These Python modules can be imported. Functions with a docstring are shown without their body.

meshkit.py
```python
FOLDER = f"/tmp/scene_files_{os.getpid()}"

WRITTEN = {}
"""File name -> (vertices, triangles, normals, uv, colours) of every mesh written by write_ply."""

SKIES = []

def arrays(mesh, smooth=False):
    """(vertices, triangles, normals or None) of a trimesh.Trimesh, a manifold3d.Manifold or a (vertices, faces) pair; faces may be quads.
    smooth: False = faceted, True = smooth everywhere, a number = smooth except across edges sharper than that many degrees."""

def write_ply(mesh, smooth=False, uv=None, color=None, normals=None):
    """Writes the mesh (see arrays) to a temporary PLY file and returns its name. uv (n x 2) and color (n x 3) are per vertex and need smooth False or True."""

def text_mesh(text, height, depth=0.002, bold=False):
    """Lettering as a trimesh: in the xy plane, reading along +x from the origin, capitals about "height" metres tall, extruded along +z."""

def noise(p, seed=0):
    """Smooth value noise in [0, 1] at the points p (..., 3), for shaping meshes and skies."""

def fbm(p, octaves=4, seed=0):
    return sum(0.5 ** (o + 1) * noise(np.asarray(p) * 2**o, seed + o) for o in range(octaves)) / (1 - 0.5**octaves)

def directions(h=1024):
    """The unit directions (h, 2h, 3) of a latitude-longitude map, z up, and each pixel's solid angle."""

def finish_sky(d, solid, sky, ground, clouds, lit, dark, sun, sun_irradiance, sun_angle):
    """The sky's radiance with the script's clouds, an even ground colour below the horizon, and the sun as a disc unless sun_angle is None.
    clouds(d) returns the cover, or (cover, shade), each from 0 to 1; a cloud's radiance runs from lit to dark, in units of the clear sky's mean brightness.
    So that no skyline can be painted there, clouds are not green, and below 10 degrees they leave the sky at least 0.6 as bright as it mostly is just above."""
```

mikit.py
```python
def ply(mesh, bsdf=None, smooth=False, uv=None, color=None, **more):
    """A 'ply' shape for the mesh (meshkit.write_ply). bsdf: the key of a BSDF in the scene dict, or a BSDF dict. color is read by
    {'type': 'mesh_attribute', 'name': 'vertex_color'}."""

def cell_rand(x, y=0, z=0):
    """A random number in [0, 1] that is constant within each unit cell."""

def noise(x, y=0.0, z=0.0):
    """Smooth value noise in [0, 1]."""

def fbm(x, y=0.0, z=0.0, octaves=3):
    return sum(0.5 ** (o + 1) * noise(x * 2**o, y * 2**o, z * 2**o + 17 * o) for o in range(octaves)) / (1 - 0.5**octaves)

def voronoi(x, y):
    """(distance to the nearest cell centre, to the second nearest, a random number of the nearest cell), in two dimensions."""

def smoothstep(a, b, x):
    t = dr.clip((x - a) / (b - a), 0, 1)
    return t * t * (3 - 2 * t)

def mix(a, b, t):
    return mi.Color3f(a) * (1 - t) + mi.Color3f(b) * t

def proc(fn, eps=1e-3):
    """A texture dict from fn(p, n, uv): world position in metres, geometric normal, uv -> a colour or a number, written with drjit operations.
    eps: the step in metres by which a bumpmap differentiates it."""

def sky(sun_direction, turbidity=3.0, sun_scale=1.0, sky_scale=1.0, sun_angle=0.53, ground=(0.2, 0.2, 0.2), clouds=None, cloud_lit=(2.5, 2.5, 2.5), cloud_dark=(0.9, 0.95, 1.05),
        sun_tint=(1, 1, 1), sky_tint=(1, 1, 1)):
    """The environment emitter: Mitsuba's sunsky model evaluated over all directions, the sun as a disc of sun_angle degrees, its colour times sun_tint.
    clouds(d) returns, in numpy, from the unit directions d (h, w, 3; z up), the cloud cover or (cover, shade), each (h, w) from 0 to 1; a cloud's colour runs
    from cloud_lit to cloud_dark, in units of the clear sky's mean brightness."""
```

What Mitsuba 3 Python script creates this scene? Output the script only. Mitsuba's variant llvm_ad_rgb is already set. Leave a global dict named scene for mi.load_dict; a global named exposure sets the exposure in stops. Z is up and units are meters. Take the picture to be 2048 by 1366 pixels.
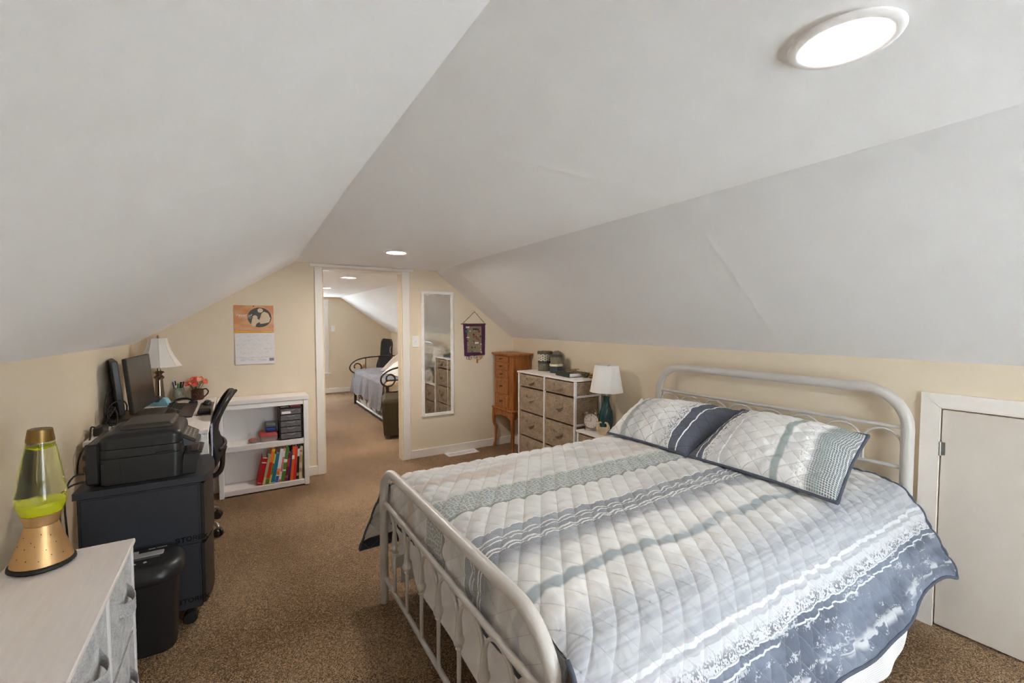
import math, random
import numpy as np, trimesh, mitsuba as mi, mikit, meshkit
import drjit as dr
from mikit import proc, noise, fbm, voronoi, cell_rand, smoothstep, mix
from shapely.geometry import Polygon, box as sbox, Point
from scipy.interpolate import PchipInterpolator, CubicSpline

random.seed(7)
rng = np.random.default_rng(7)
T = mi.ScalarTransform4f
scene, labels = {"type": "scene"}, {}

# ------------------------------------------------------------------ camera, sky, exposure
YAW, PITCH, FOC = 0.5542, 0.04315, 890.0
fwd = [math.sin(YAW) * math.cos(PITCH), math.cos(YAW) * math.cos(PITCH), -math.sin(PITCH)]
EYE = [0, 0, 1.42]
scene["camera"] = {"type": "perspective", "fov": 2 * math.degrees(math.atan(1024 / FOC)), "fov_axis": "x", "near_clip": 0.05, "far_clip": 100,
                   "to_world": T().look_at(origin=EYE, target=[EYE[i] + fwd[i] for i in range(3)], up=[0, 0, 1])}
scene["sky"] = mikit.sky([0.3, 0.5, 0.8], turbidity=4, sun_scale=0.0, sky_scale=1.0, ground=(0.85, 0.85, 0.85),
                         clouds=lambda d: np.full(d.shape[:2], 0.85), cloud_lit=(14.6, 16.4, 17.6), cloud_dark=(10, 11, 12))
LED = (15.0, 13.75, 12.25)        # the lamp nearest the camera; the others burn brighter
exposure = 3.0


# ------------------------------------------------------------------ materials
def c(*rgb):
    x = np.array(rgb, float) / 255
    return [float(v) for v in np.where(x <= 0.04045, x / 12.92, ((x + 0.055) / 1.055) ** 2.4)]


def rgbv(v):
    return {"type": "rgb", "value": list(map(float, v))}


def M(name, col, rough=0.5, metal=0.0, spec=0.5, bump=None, bscale=0.001, eps=1e-3, **kw):
    b = {"type": "principled", "base_color": proc(col) if callable(col) else rgbv(c(*col)), "roughness": rough, "metallic": metal, "specular": spec, **kw}
    if bump is not None:
        b = {"type": "bumpmap", "tex": proc(bump, eps), "scale": bscale, "bsdf": b}
    scene["mat_" + name] = {"type": "twosided", "bsdf": b}
    return "mat_" + name


def lin(*rgb):
    return mi.Color3f(*c(*rgb))


peel = lambda p, n, uv: fbm(p.x * 90, p.y * 90, p.z * 90, 2) * 0.7 + fbm(p.x * 7, p.y * 7, p.z * 7, 2) * 2.0
ceil_paint = M("ceiling", (226, 226, 226), 0.75, spec=0.3, bump=peel, bscale=0.0022, eps=2e-3)
wall_paint = M("wall", (222, 208, 186), 0.7, spec=0.3, bump=lambda p, n, uv: fbm(p.x * 120, p.y * 120, p.z * 120, 2), bscale=0.0012, eps=2e-3)
door_paint = M("door_paint", (208, 199, 188), 0.4)
trim_paint = M("trim", (228, 222, 214), 0.4)


def carpet_col(p, n, uv):
    a = noise(p.x * 430, p.y * 430, 3.0)
    b = noise(p.x * 210, p.y * 210, 9.0)
    r = cell_rand(dr.floor(p.x * 460 + 2 * noise(p.x * 60, p.y * 60)), dr.floor(p.y * 460), 5)
    t = dr.clip(0.5 * a + 0.25 * b + 0.25 * r, 0, 1)
    big = fbm(p.x * 2.2, p.y * 2.2, 1.0, 2)
    t = smoothstep(0.27, 0.76, t + 0.2 * (big - 0.5))
    return mix(mix(lin(74, 55, 40), lin(130, 104, 80), smoothstep(0, 0.55, t)), lin(186, 158, 128), smoothstep(0.5, 1.0, t))


carpet = M("carpet", carpet_col, 0.95, spec=0.1, bump=lambda p, n, uv: noise(p.x * 430, p.y * 430, 3.0) + 0.6 * noise(p.x * 210, p.y * 210, 9.0), bscale=0.003, eps=1.5e-3, sheen=0.3)
white_paint = M("white_laminate", lambda p, n, uv: mix(lin(226, 221, 219), lin(221, 215, 213), noise(p.x * 120, p.y * 9, p.z * 120)), 0.4)
white_plain = M("white_plain", (232, 230, 228), 0.45)
white_metal = M("white_metal", (226, 225, 226), 0.35)
cream_metal = M("cream_metal", (196, 192, 187), 0.32, bump=lambda p, n, uv: fbm(p.x * 160, p.y * 160, p.z * 160, 2), bscale=0.0012, eps=1.5e-3, clearcoat=0.3)
black_plastic = M("black_plastic", (34, 34, 35), 0.38)
black_matte = M("black_matte", (24, 24, 25), 0.6)
black_gloss = M("black_gloss", (14, 14, 15), 0.12)
charcoal = M("charcoal_plastic", (42, 44, 50), 0.5, bump=lambda p, n, uv: fbm(p.x * 300, p.y * 300, p.z * 300, 2), bscale=0.0006)
brown_plastic = M("brown_plastic", (58, 52, 48), 0.4)
gray_plastic = M("gray_plastic", (160, 158, 156), 0.35)
dark_gray = M("dark_gray", (74, 74, 78), 0.5)
screen_mat = M("screen", (30, 28, 27), 0.28)
chrome = M("chrome", (205, 203, 200), 0.12, metal=1.0)
nickel = M("nickel", (150, 136, 120), 0.22, metal=1.0)
steel = M("steel_gray", (140, 138, 132), 0.35, metal=1.0)
brushed = lambda p, n, uv: noise(p.x * 3, p.y * 3, p.z * 1400) + 0.5 * noise(p.x * 5, p.y * 5, p.z * 500)
gold = M("gold", (222, 180, 128), 0.42, metal=0.9, bump=brushed, bscale=0.0003, eps=3e-4)
brass = M("dark_brass", (140, 112, 66), 0.36, metal=0.9, bump=brushed, bscale=0.0003, eps=3e-4)
shade_mat = M("lamp_shade", (236, 234, 230), 0.8, spec=0.2)
shade_bell = M("bell_shade", (228, 224, 218), 0.7, spec=0.2)
teal_ceramic = M("teal_ceramic", (16, 66, 70), 0.12, clearcoat=0.6)
sage_ceramic = M("sage_ceramic", lambda p, n, uv: mix(lin(128, 130, 116), lin(150, 152, 138), noise(p.x * 60, p.y * 60, p.z * 60)), 0.2)
amber_glass = M("amber_glass", (72, 38, 22), 0.12, clearcoat=0.6)
sky_blue = M("sky_blue", (140, 196, 216), 0.35)
ivory = M("ivory", (222, 210, 188), 0.5)
bone = M("bone_resin", (206, 188, 160), 0.55)


def heather(a, b, s=1.0):
    def f(p, n, uv):
        t = 0.5 * noise(p.x * 420 * s, p.y * 420 * s, p.z * 90 * s) + 0.5 * noise(p.x * 90 * s, p.y * 90 * s, p.z * 420 * s)
        t = 0.7 * t + 0.3 * fbm(p.x * 30, p.y * 30, p.z * 30, 2)
        return mix(lin(*a), lin(*b), smoothstep(0.25, 0.75, t))
    return f


weave = lambda p, n, uv: noise(p.x * 420, p.y * 420, p.z * 420)
linen = M("linen_fabric", heather((128, 110, 92), (176, 158, 136)), 0.9, spec=0.1, bump=weave, bscale=0.0006)
gray_fabric = M("gray_fabric", heather((150, 150, 152), (202, 202, 200), 2.2), 0.9, spec=0.1, bump=weave, bscale=0.0008)


def oak_col(p, n, uv):
    g = noise(p.x * 130 + 5 * noise(p.x * 6, p.y * 6, p.z * 3), p.y * 130, p.z * 7)
    r = dr.sin((p.x * 1.0 + p.y * 1.0 + 0.10 * fbm(p.x * 5, p.y * 5, p.z * 2.0, 2)) * 90) * 0.5 + 0.5
    return mix(lin(132, 76, 32), lin(170, 106, 52), smoothstep(0.1, 0.9, 0.85 * g + 0.15 * r))


oak = M("oak", oak_col, 0.32, clearcoat=0.2)
glow_green = M("wax", (226, 226, 40), 0.35, spec=0.5)
olive = M("olive_fabric", (66, 57, 38), 0.8, spec=0.2)
iron = M("dark_iron", (46, 32, 28), 0.4)
white_cloth = M("white_cloth", lambda p, n, uv: mix(lin(238, 237, 236), lin(226, 224, 222), smoothstep(0.4, 0.6, dr.sin(p.z * 900) * 0.5 + 0.5)), 0.9, spec=0.1, bump=lambda p, n, uv: dr.sin(p.z * 900) * 0.4 + noise(p.x * 30, p.y * 30, p.z * 30), bscale=0.0012)
pillow_white = M("pillow_white", (236, 232, 226), 0.9, spec=0.1)
pillow_taupe = M("pillow_taupe", (186, 172, 158), 0.9, spec=0.1)
navy_binding = M("navy_binding", (84, 90, 102), 0.85, spec=0.1, bump=lambda p, n, uv: noise(p.x * 120, p.y * 120, p.z * 120), bscale=0.002)


def blanket_col(p, n, uv):
    t = fbm(p.x * 110, p.y * 110, p.z * 110, 3)
    return mix(lin(104, 103, 109), lin(152, 150, 156), smoothstep(0.25, 0.75, t))


blanket_mat = M("blanket", blanket_col, 0.9, spec=0.15, bump=lambda p, n, uv: fbm(p.x * 60, p.y * 60, p.z * 60, 3), bscale=0.006, eps=3e-3)


LU, LV = 0.080, 0.112              # diagonals of the quilted diamonds, along and across


# quilt cloth: v runs across the bed, u along it
def lines(v, at, w):
    return 1 - smoothstep(w * 0.6, w, dr.abs(v - at))


def band(v, a, b, s=0.006):
    return smoothstep(a - s, a + s, v) * (1 - smoothstep(b - s, b + s, v))


def stitches(a, b, w):
    """quilting thread along the diamond lines"""
    return 1 - smoothstep(w * 0.5, w, dr.minimum(dr.abs(dr.sin(math.pi * (a + b))), dr.abs(dr.sin(math.pi * (a - b)))))


def quilt_col(p, n, uv):
    u, v0 = uv.x, uv.y
    zig = (noise(u * 22, 1.0) - 0.5) * 0.012 + (noise(u * 70, 2.0) - 0.5) * 0.006
    v = v0 + zig
    wash = fbm(u * 5, v0 * 16, 0.0, 3)
    fine = noise(u * 260, v0 * 260, 4.0)
    streak = fbm(u * 9, v0 * 120, 3.0, 2)
    col = mix(lin(221, 220, 218), lin(203, 202, 200), smoothstep(0.35, 0.75, wash))
    # beige blush
    col = mix(col, lin(204, 195, 187), band(v, 1.74, 1.96, 0.04) * smoothstep(0.45, 0.62, fbm(u * 3, v0 * 9, 7.0, 2)))
    # sage lattice band
    gx, gy = dr.abs(dr.sin(u * 180 + 2 * noise(u * 60, v0 * 60))), dr.abs(dr.sin(v0 * 200 + 1.5 * noise(u * 60, v0 * 60, 5)))
    lattice = dr.maximum(smoothstep(0.86, 0.97, gx), smoothstep(0.86, 0.97, gy))
    sage = mix(lin(160, 167, 166), lin(199, 202, 199), lattice)
    col = mix(col, sage, band(v, 1.53, 1.69, 0.012) * smoothstep(0.12, 0.4, fbm(u * 8, v0 * 60, 2.0, 2) + 0.35 * band(v, 1.53, 1.62, 0.05)))
    col = mix(col, lin(147, 154, 153), lines(v, 1.525, 0.009))
    # slate band with woven dots and white threads
    dots = smoothstep(0.55, 0.8, dr.sin(u * 900) * dr.sin(v0 * 900) * 0.5 + 0.5)
    slate = mix(mix(lin(132, 135, 142), lin(154, 159, 165), smoothstep(0.35, 0.7, wash)), lin(191, 193, 197), dots * 0.8)
    fade = band(v, 1.20, 1.335, 0.006) + smoothstep(1.07, 1.2, v) * (1 - smoothstep(1.19, 1.21, v)) * smoothstep(0.25, 0.6, fbm(u * 6, v0 * 25, 8.0, 3) + (v - 1.13) * 4)
    col = mix(col, slate, dr.clip(fade, 0, 1))
    for at, w in ((1.335, 0.0032), (1.287, 0.0042), (1.268, 0.003), (1.232, 0.0055), (1.216, 0.0034)):
        col = mix(col, lin(227, 227, 226), lines(v, at, w))
    # thin sage brush stripe
    wob = v0 + (fbm(u * 7, 3.0, 0.0, 3) - 0.5) * 0.06
    col = mix(col, lin(160, 168, 171), band(wob, 0.965, 1.005, 0.007) * smoothstep(0.3, 0.55, fbm(u * 5, v0 * 12, 6.0, 2) + 0.15))
    # cool pale near side, its colours darkened to offset the window light
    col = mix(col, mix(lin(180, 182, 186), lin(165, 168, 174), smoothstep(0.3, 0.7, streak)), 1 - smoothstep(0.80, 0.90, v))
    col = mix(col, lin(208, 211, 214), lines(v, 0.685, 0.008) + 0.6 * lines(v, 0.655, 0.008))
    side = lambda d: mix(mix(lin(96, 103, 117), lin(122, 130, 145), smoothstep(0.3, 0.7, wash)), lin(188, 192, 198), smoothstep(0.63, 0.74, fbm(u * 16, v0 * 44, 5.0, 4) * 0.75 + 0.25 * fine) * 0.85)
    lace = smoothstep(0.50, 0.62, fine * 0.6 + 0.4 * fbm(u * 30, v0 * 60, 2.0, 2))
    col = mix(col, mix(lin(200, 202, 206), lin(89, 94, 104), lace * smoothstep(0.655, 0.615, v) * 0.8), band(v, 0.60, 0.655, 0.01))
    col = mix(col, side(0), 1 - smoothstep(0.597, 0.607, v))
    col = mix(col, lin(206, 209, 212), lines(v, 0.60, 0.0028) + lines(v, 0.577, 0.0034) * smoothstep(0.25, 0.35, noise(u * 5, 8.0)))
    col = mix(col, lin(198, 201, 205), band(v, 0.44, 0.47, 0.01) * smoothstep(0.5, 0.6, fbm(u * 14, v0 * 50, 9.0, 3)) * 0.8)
    # far hem
    col = mix(col, lin(58, 62, 71), smoothstep(2.565, 2.575, v))
    return mix(col, lin(150, 150, 150), stitches(u / LU, v0 / LV, 0.05) * 0.45)


crinkle = lambda p, n, uv: fbm(uv.x * 95 + uv.y * 30, uv.y * 16 - uv.x * 9, 0.0, 3) + 0.25 * noise(uv.x * 260, uv.y * 260)
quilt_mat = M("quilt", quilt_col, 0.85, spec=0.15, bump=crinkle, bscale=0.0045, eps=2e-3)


def sham_base(uv):
    u, v = uv.x, uv.y
    wash = fbm(u * 12, v * 5, 1.0, 3)
    return u + (noise(v * 16, 4.0) - 0.5) * 0.022, v, mix(lin(234, 233, 231), lin(206, 206, 207), smoothstep(0.3, 0.7, wash)), noise(u * 280, v * 280)


def sham_a_col(p, n, uv):
    u, v, col, fine = sham_base(uv)
    col = mix(col, lin(168, 172, 170), band(u, 0.10, 0.145, 0.01))
    col = mix(col, lin(186, 190, 189), band(u, 0.19, 0.23, 0.02) * 0.6)
    col = mix(col, lin(242, 242, 241), lines(u, 0.34, 0.008))
    col = mix(col, lin(112, 116, 124), band(u, 0.40, 0.46, 0.015) * smoothstep(0.52, 0.66, fine) * smoothstep(0.38, 0.46, u))
    col = mix(col, lin(98, 102, 113), smoothstep(0.455, 0.465, u))
    col = mix(col, lin(240, 240, 240), lines(u, 0.462, 0.004) + lines(u, 0.515, 0.004))
    return mix(col, lin(70, 72, 76), stitches(uv.y / (LU * 0.9), uv.x / (LV * 0.9), 0.055) * 0.7)


def sham_b_col(p, n, uv):
    u, v, col, fine = sham_base(uv)
    col = mix(col, lin(98, 102, 113), 1 - smoothstep(0.075, 0.085, u))
    col = mix(col, lin(112, 116, 124), band(u, 0.08, 0.13, 0.02) * smoothstep(0.52, 0.66, fine) * smoothstep(0.15, 0.08, u))
    col = mix(col, lin(242, 242, 241), lines(u, 0.048, 0.0035) + lines(u, 0.085, 0.004) + lines(u, 0.175, 0.0055))
    col = mix(col, lin(158, 168, 166), band(u, 0.432, 0.468, 0.006))
    grid = dr.maximum(smoothstep(0.72, 0.92, dr.sin(u * 620) * 0.5 + 0.5), smoothstep(0.72, 0.92, dr.sin(v * 620) * 0.5 + 0.5))
    g = mix(lin(104, 112, 116), lin(206, 209, 209), grid)
    g = mix(g, lin(140, 152, 148), band(u, 0.60, 0.64, 0.02) * 0.6)
    col = mix(col, lin(243, 243, 241), band(u, 0.53, 0.58, 0.02))
    col = mix(col, g, dr.clip(smoothstep(0.565, 0.605, u) + 0.5 * band(u, 0.53, 0.575, 0.01) * smoothstep(0.55, 0.75, fbm(u * 160, v * 160, 3.0, 2)), 0, 1))
    return mix(col, lin(150, 150, 152), stitches(uv.y / (LU * 0.9), uv.x / (LV * 0.9), 0.05) * 0.7)


sham_a = M("sham_left", sham_a_col, 0.85, spec=0.15, bump=crinkle, bscale=0.004, eps=2e-3)
sham_b = M("sham_right", sham_b_col, 0.85, spec=0.15, bump=crinkle, bscale=0.004, eps=2e-3)


def dotted(base, dot, s, r=0.3):
    def f(p, n, uv):
        a, b = uv.x * s, uv.y * s
        b2 = b + 0.5 * (dr.floor(a) - 2 * dr.floor(dr.floor(a) / 2))
        d = dr.sqrt(dr.square(a - dr.floor(a) - 0.5) + dr.square(b2 - dr.floor(b2) - 0.5))
        return mix(lin(*dot), lin(*base), smoothstep(r * 0.8, r, d))
    return f


polka = M("polka_paper", dotted((44, 50, 50), (198, 182, 144), 84), 0.6)
polka_small = M("polka_paper_small", dotted((64, 60, 50), (206, 192, 154), 88), 0.6)
slate_paper = M("slate_paper", dotted((52, 60, 64), (70, 78, 80), 160), 0.6)
floral = M("floral_paper", dotted((214, 206, 188), (92, 94, 80), 44, 0.36), 0.6)
olive_paper = M("olive_paper", dotted((70, 66, 50), (110, 104, 80), 110), 0.6)
gold_tube = M("gold_jewellery", (196, 160, 90), 0.22, metal=1.0)
leaf = M("leaf", (62, 92, 50), 0.5)
coral = M("coral_petal", (226, 112, 90), 0.6)
peach = M("peach_petal", (238, 190, 152), 0.6)
purple = M("purple_fabric", lambda p, n, uv: mix(lin(58, 24, 54), lin(92, 44, 80), noise(p.x * 140, p.y * 10, p.z * 140)), 0.8)
mesh_gray = M("mesh_gray", (132, 118, 98), 0.8)
scene["mat_mirror"] = {"type": "twosided", "bsdf": {"type": "conductor", "material": "none", "specular_reflectance": rgbv((0.84, 0.84, 0.82))}}
scene["mat_glass"] = {"type": "thindielectric", "int_ior": 1.5}
scene["mat_liquid"] = {"type": "dielectric", "int_ior": 1.38, "ext_ior": 1.0, "specular_transmittance": rgbv((0.965, 0.98, 0.80)), "specular_reflectance": rgbv((1, 1, 1))}
_flat = {}


def flat(*rgb, rough=0.5):
    k = (rgb, rough)
    if k not in _flat:
        _flat[k] = M("flat_%03d" % len(_flat), rgb, rough)
    return _flat[k]


# ------------------------------------------------------------------ mesh helpers
def cat(*ms):
    return trimesh.util.concatenate([m for m in ms if m is not None])


def box(x0, x1, y0, y1, z0, z1, b=0.003):
    x0, x1 = min(x0, x1), max(x0, x1)
    y0, y1 = min(y0, y1), max(y0, y1)
    b = min(b, (x1 - x0) * 0.45, (y1 - y0) * 0.45, (z1 - z0) * 0.45)
    pts = []
    for sx, X in ((1, x0), (-1, x1)):
        for sy, Y in ((1, y0), (-1, y1)):
            for sz, Z in ((1, z0), (-1, z1)):
                if b <= 0:
                    pts.append((X, Y, Z))
                else:
                    pts += [(X, Y + sy * b, Z + sz * b), (X + sx * b, Y, Z + sz * b), (X + sx * b, Y + sy * b, Z)]
    return trimesh.convex.convex_hull(np.array(pts))


def rbox(x0, x1, y0, y1, z0, z1, r, sub=2):
    s = trimesh.creation.icosphere(sub, r).vertices
    pts = [s + [X, Y, Z] for X in (x0 + r, x1 - r) for Y in (y0 + r, y1 - r) for Z in (z0 + r, z1 - r)]
    return trimesh.convex.convex_hull(np.vstack(pts))


def hull(pts):
    return trimesh.convex.convex_hull(np.asarray(pts, float))


def rrect(x0, x1, y0, y1, r, n=8):
    p = []
    for (cx, cy, a0) in ((x1 - r, y1 - r, 0), (x0 + r, y1 - r, 90), (x0 + r, y0 + r, 180), (x1 - r, y0 + r, 270)):
        for k in range(n + 1):
            a = math.radians(a0 + 90 * k / n)
            p.append((cx + r * math.cos(a), cy + r * math.sin(a)))
    return p


def loft(sections):
    """sections: list of (2D points list same length, z) -> closed solid"""
    n = len(sections[0][0])
    v = np.array([(x, y, z) for pts, z in sections for x, y in pts])
    f = []
    for i in range(len(sections) - 1):
        for j in range(n):
            a, b = i * n + j, i * n + (j + 1) % n
            f += [(a, b, b + n), (a, b + n, a + n)]
    k = len(v)
    v = np.vstack([v, v[:n].mean(0), v[-n:].mean(0)])
    L = (len(sections) - 1) * n
    for j in range(n):
        f += [(k, (j + 1) % n, j), (k + 1, L + j, L + (j + 1) % n)]
    return trimesh.Trimesh(v, f, process=False)


def tube(points, r, sides=12, closed=False, caps=True):
    p = np.asarray(points, float)
    n = len(p)
    rr = np.broadcast_to(np.asarray(r, float), (n,))
    if closed:
        t = np.roll(p, -1, 0) - np.roll(p, 1, 0)
    else:
        t = np.gradient(p, axis=0)
    t /= np.linalg.norm(t, axis=1, keepdims=True) + 1e-12
    a = np.cross(t[0], [0, 0, 1.0] if abs(t[0][2]) < 0.9 else [1.0, 0, 0])
    a /= np.linalg.norm(a)
    A = []
    for i in range(n):
        a = a - t[i] * (a @ t[i])
        a /= np.linalg.norm(a) + 1e-12
        A.append(a)
    A = np.array(A)
    B = np.cross(t, A)
    ang = np.arange(sides) * 2 * math.pi / sides
    v = (p[:, None] + rr[:, None, None] * (np.cos(ang)[None, :, None] * A[:, None] + np.sin(ang)[None, :, None] * B[:, None])).reshape(-1, 3)
    f = []
    m = n if closed else n - 1
    for i in range(m):
        i2 = (i + 1) % n
        for j in range(sides):
            j2 = (j + 1) % sides
            f += [(i * sides + j, i * sides + j2, i2 * sides + j2), (i * sides + j, i2 * sides + j2, i2 * sides + j)]
    if caps and not closed:
        k = len(v)
        v = np.vstack([v, p[0], p[-1]])
        for j in range(sides):
            j2 = (j + 1) % sides
            f += [(k, j2, j), (k + 1, (n - 1) * sides + j, (n - 1) * sides + j2)]
    return trimesh.Trimesh(v, f, process=False)


def smooth_path(pts, n=40):
    p = np.asarray(pts, float)
    d = np.concatenate([[0], np.cumsum(np.linalg.norm(np.diff(p, axis=0), axis=1))])
    return CubicSpline(d, p)(np.linspace(0, d[-1], n))


def lathe(profile, n=40, at=(0, 0, 0), rot=0.0):
    pr = np.asarray(profile, float)
    ang = np.arange(n) * 2 * math.pi / n + rot
    v = np.stack([pr[:, 0][:, None] * np.cos(ang), pr[:, 0][:, None] * np.sin(ang), np.repeat(pr[:, 1][:, None], n, 1)], -1).reshape(-1, 3)
    f = []
    for i in range(len(pr) - 1):
        for j in range(n):
            j2 = (j + 1) % n
            f += [(i * n + j, i * n + j2, (i + 1) * n + j2), (i * n + j, (i + 1) * n + j2, (i + 1) * n + j)]
    m = trimesh.Trimesh(v + np.asarray(at, float), f, process=False)
    return m


def lathe_uv(profile, n, at):
    """closed seam lathe with uv in metres (around, height)"""
    pr = np.asarray(profile, float)
    R = pr[:, 0].max()
    ang = np.linspace(0, 2 * math.pi, n + 1)
    d = np.concatenate([[0], np.cumsum(np.linalg.norm(np.diff(pr, axis=0), axis=1))])
    v = np.stack([pr[:, 0][:, None] * np.cos(ang), pr[:, 0][:, None] * np.sin(ang), np.repeat(pr[:, 1][:, None], n + 1, 1)], -1).reshape(-1, 3) + np.asarray(at, float)
    uv = np.stack([np.repeat((ang * R)[None], len(pr), 0), np.repeat(d[:, None], n + 1, 1)], -1).reshape(-1, 2)
    f = []
    for i in range(len(pr) - 1):
        for j in range(n):
            a, b = i * (n + 1) + j, i * (n + 1) + j + 1
            f += [(a, b, b + n + 1), (a, b + n + 1, a + n + 1)]
    return trimesh.Trimesh(v, f, process=False), uv


def rounded(profile, k=6):
    """smooth a lathe profile with a spline through its points"""
    return smooth_path(np.asarray(profile, float), k * len(profile))


def extrude(poly, t):
    if not isinstance(poly, Polygon):
        poly = Polygon(poly)
    return trimesh.creation.extrude_polygon(poly, t, engine="earcut")


def xz_plate(poly, y0, y1):
    """polygon in (x, z) given a thickness from y0 to y1"""
    m = extrude(poly, y1 - y0)
    v = m.vertices
    return trimesh.Trimesh(np.stack([v[:, 0], y1 - v[:, 2], v[:, 1]], -1), m.faces, process=False)


def yz_plate(poly, x0, x1):
    m = extrude(poly, x1 - x0)
    v = m.vertices
    return trimesh.Trimesh(np.stack([x0 + v[:, 2], v[:, 0], v[:, 1]], -1), m.faces, process=False)


def grid_mesh(P, flip=False):
    """P: (a, b, 3)"""
    a, b = P.shape[:2]
    i, j = np.meshgrid(np.arange(a - 1), np.arange(b - 1), indexing="ij")
    q = np.stack([i * b + j, (i + 1) * b + j, (i + 1) * b + j + 1, i * b + j + 1], -1).reshape(-1, 4)
    f = np.vstack([q[:, [0, 1, 2]], q[:, [0, 2, 3]]])
    if flip:
        f = f[:, ::-1]
    return trimesh.Trimesh(P.reshape(-1, 3), f, process=False)


def shell(P, t):
    """a sheet with thickness: P (a,b,3) moved down along its normals by t, edges closed"""
    dn = np.cross(np.gradient(P, axis=0), np.gradient(P, axis=1))
    dn /= np.linalg.norm(dn, axis=2, keepdims=True) + 1e-12
    Q = P - dn * t
    a, b = P.shape[:2]
    m1, m2 = grid_mesh(P), grid_mesh(Q, True)
    v = np.vstack([m1.vertices, m2.vertices])
    N = a * b
    f = [m1.faces, m2.faces + N]
    idx = np.arange(N).reshape(a, b)
    rim = np.concatenate([idx[0, :], idx[1:, -1], idx[-1, -2::-1], idx[-2:0:-1, 0]])
    r2 = np.roll(rim, -1)
    f.append(np.stack([rim, rim + N, r2 + N], -1))
    f.append(np.stack([rim, r2 + N, r2], -1))
    return trimesh.Trimesh(v, np.vstack(f), process=False)


def rotz(m, deg, at):
    m = m.copy()
    m.apply_transform(trimesh.transformations.rotation_matrix(math.radians(deg), [0, 0, 1], at))
    return m


def rot(m, deg, axis, at):
    m = m.copy()
    m.apply_transform(trimesh.transformations.rotation_matrix(math.radians(deg), axis, at))
    return m


def move(m, d):
    m = m.copy()
    m.apply_translation(d)
    return m


def text(s, h, at, xdir, ydir, depth=0.0006, bold=False, squeeze=1.0):
    m = meshkit.text_mesh(s, h, depth, bold)
    x, y = np.asarray(xdir, float), np.asarray(ydir, float)
    z = np.cross(x, y)
    v = m.vertices
    return trimesh.Trimesh(np.asarray(at, float) + v[:, :1] * squeeze * x + v[:, 1:2] * y + v[:, 2:] * z, m.faces, process=False)


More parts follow.
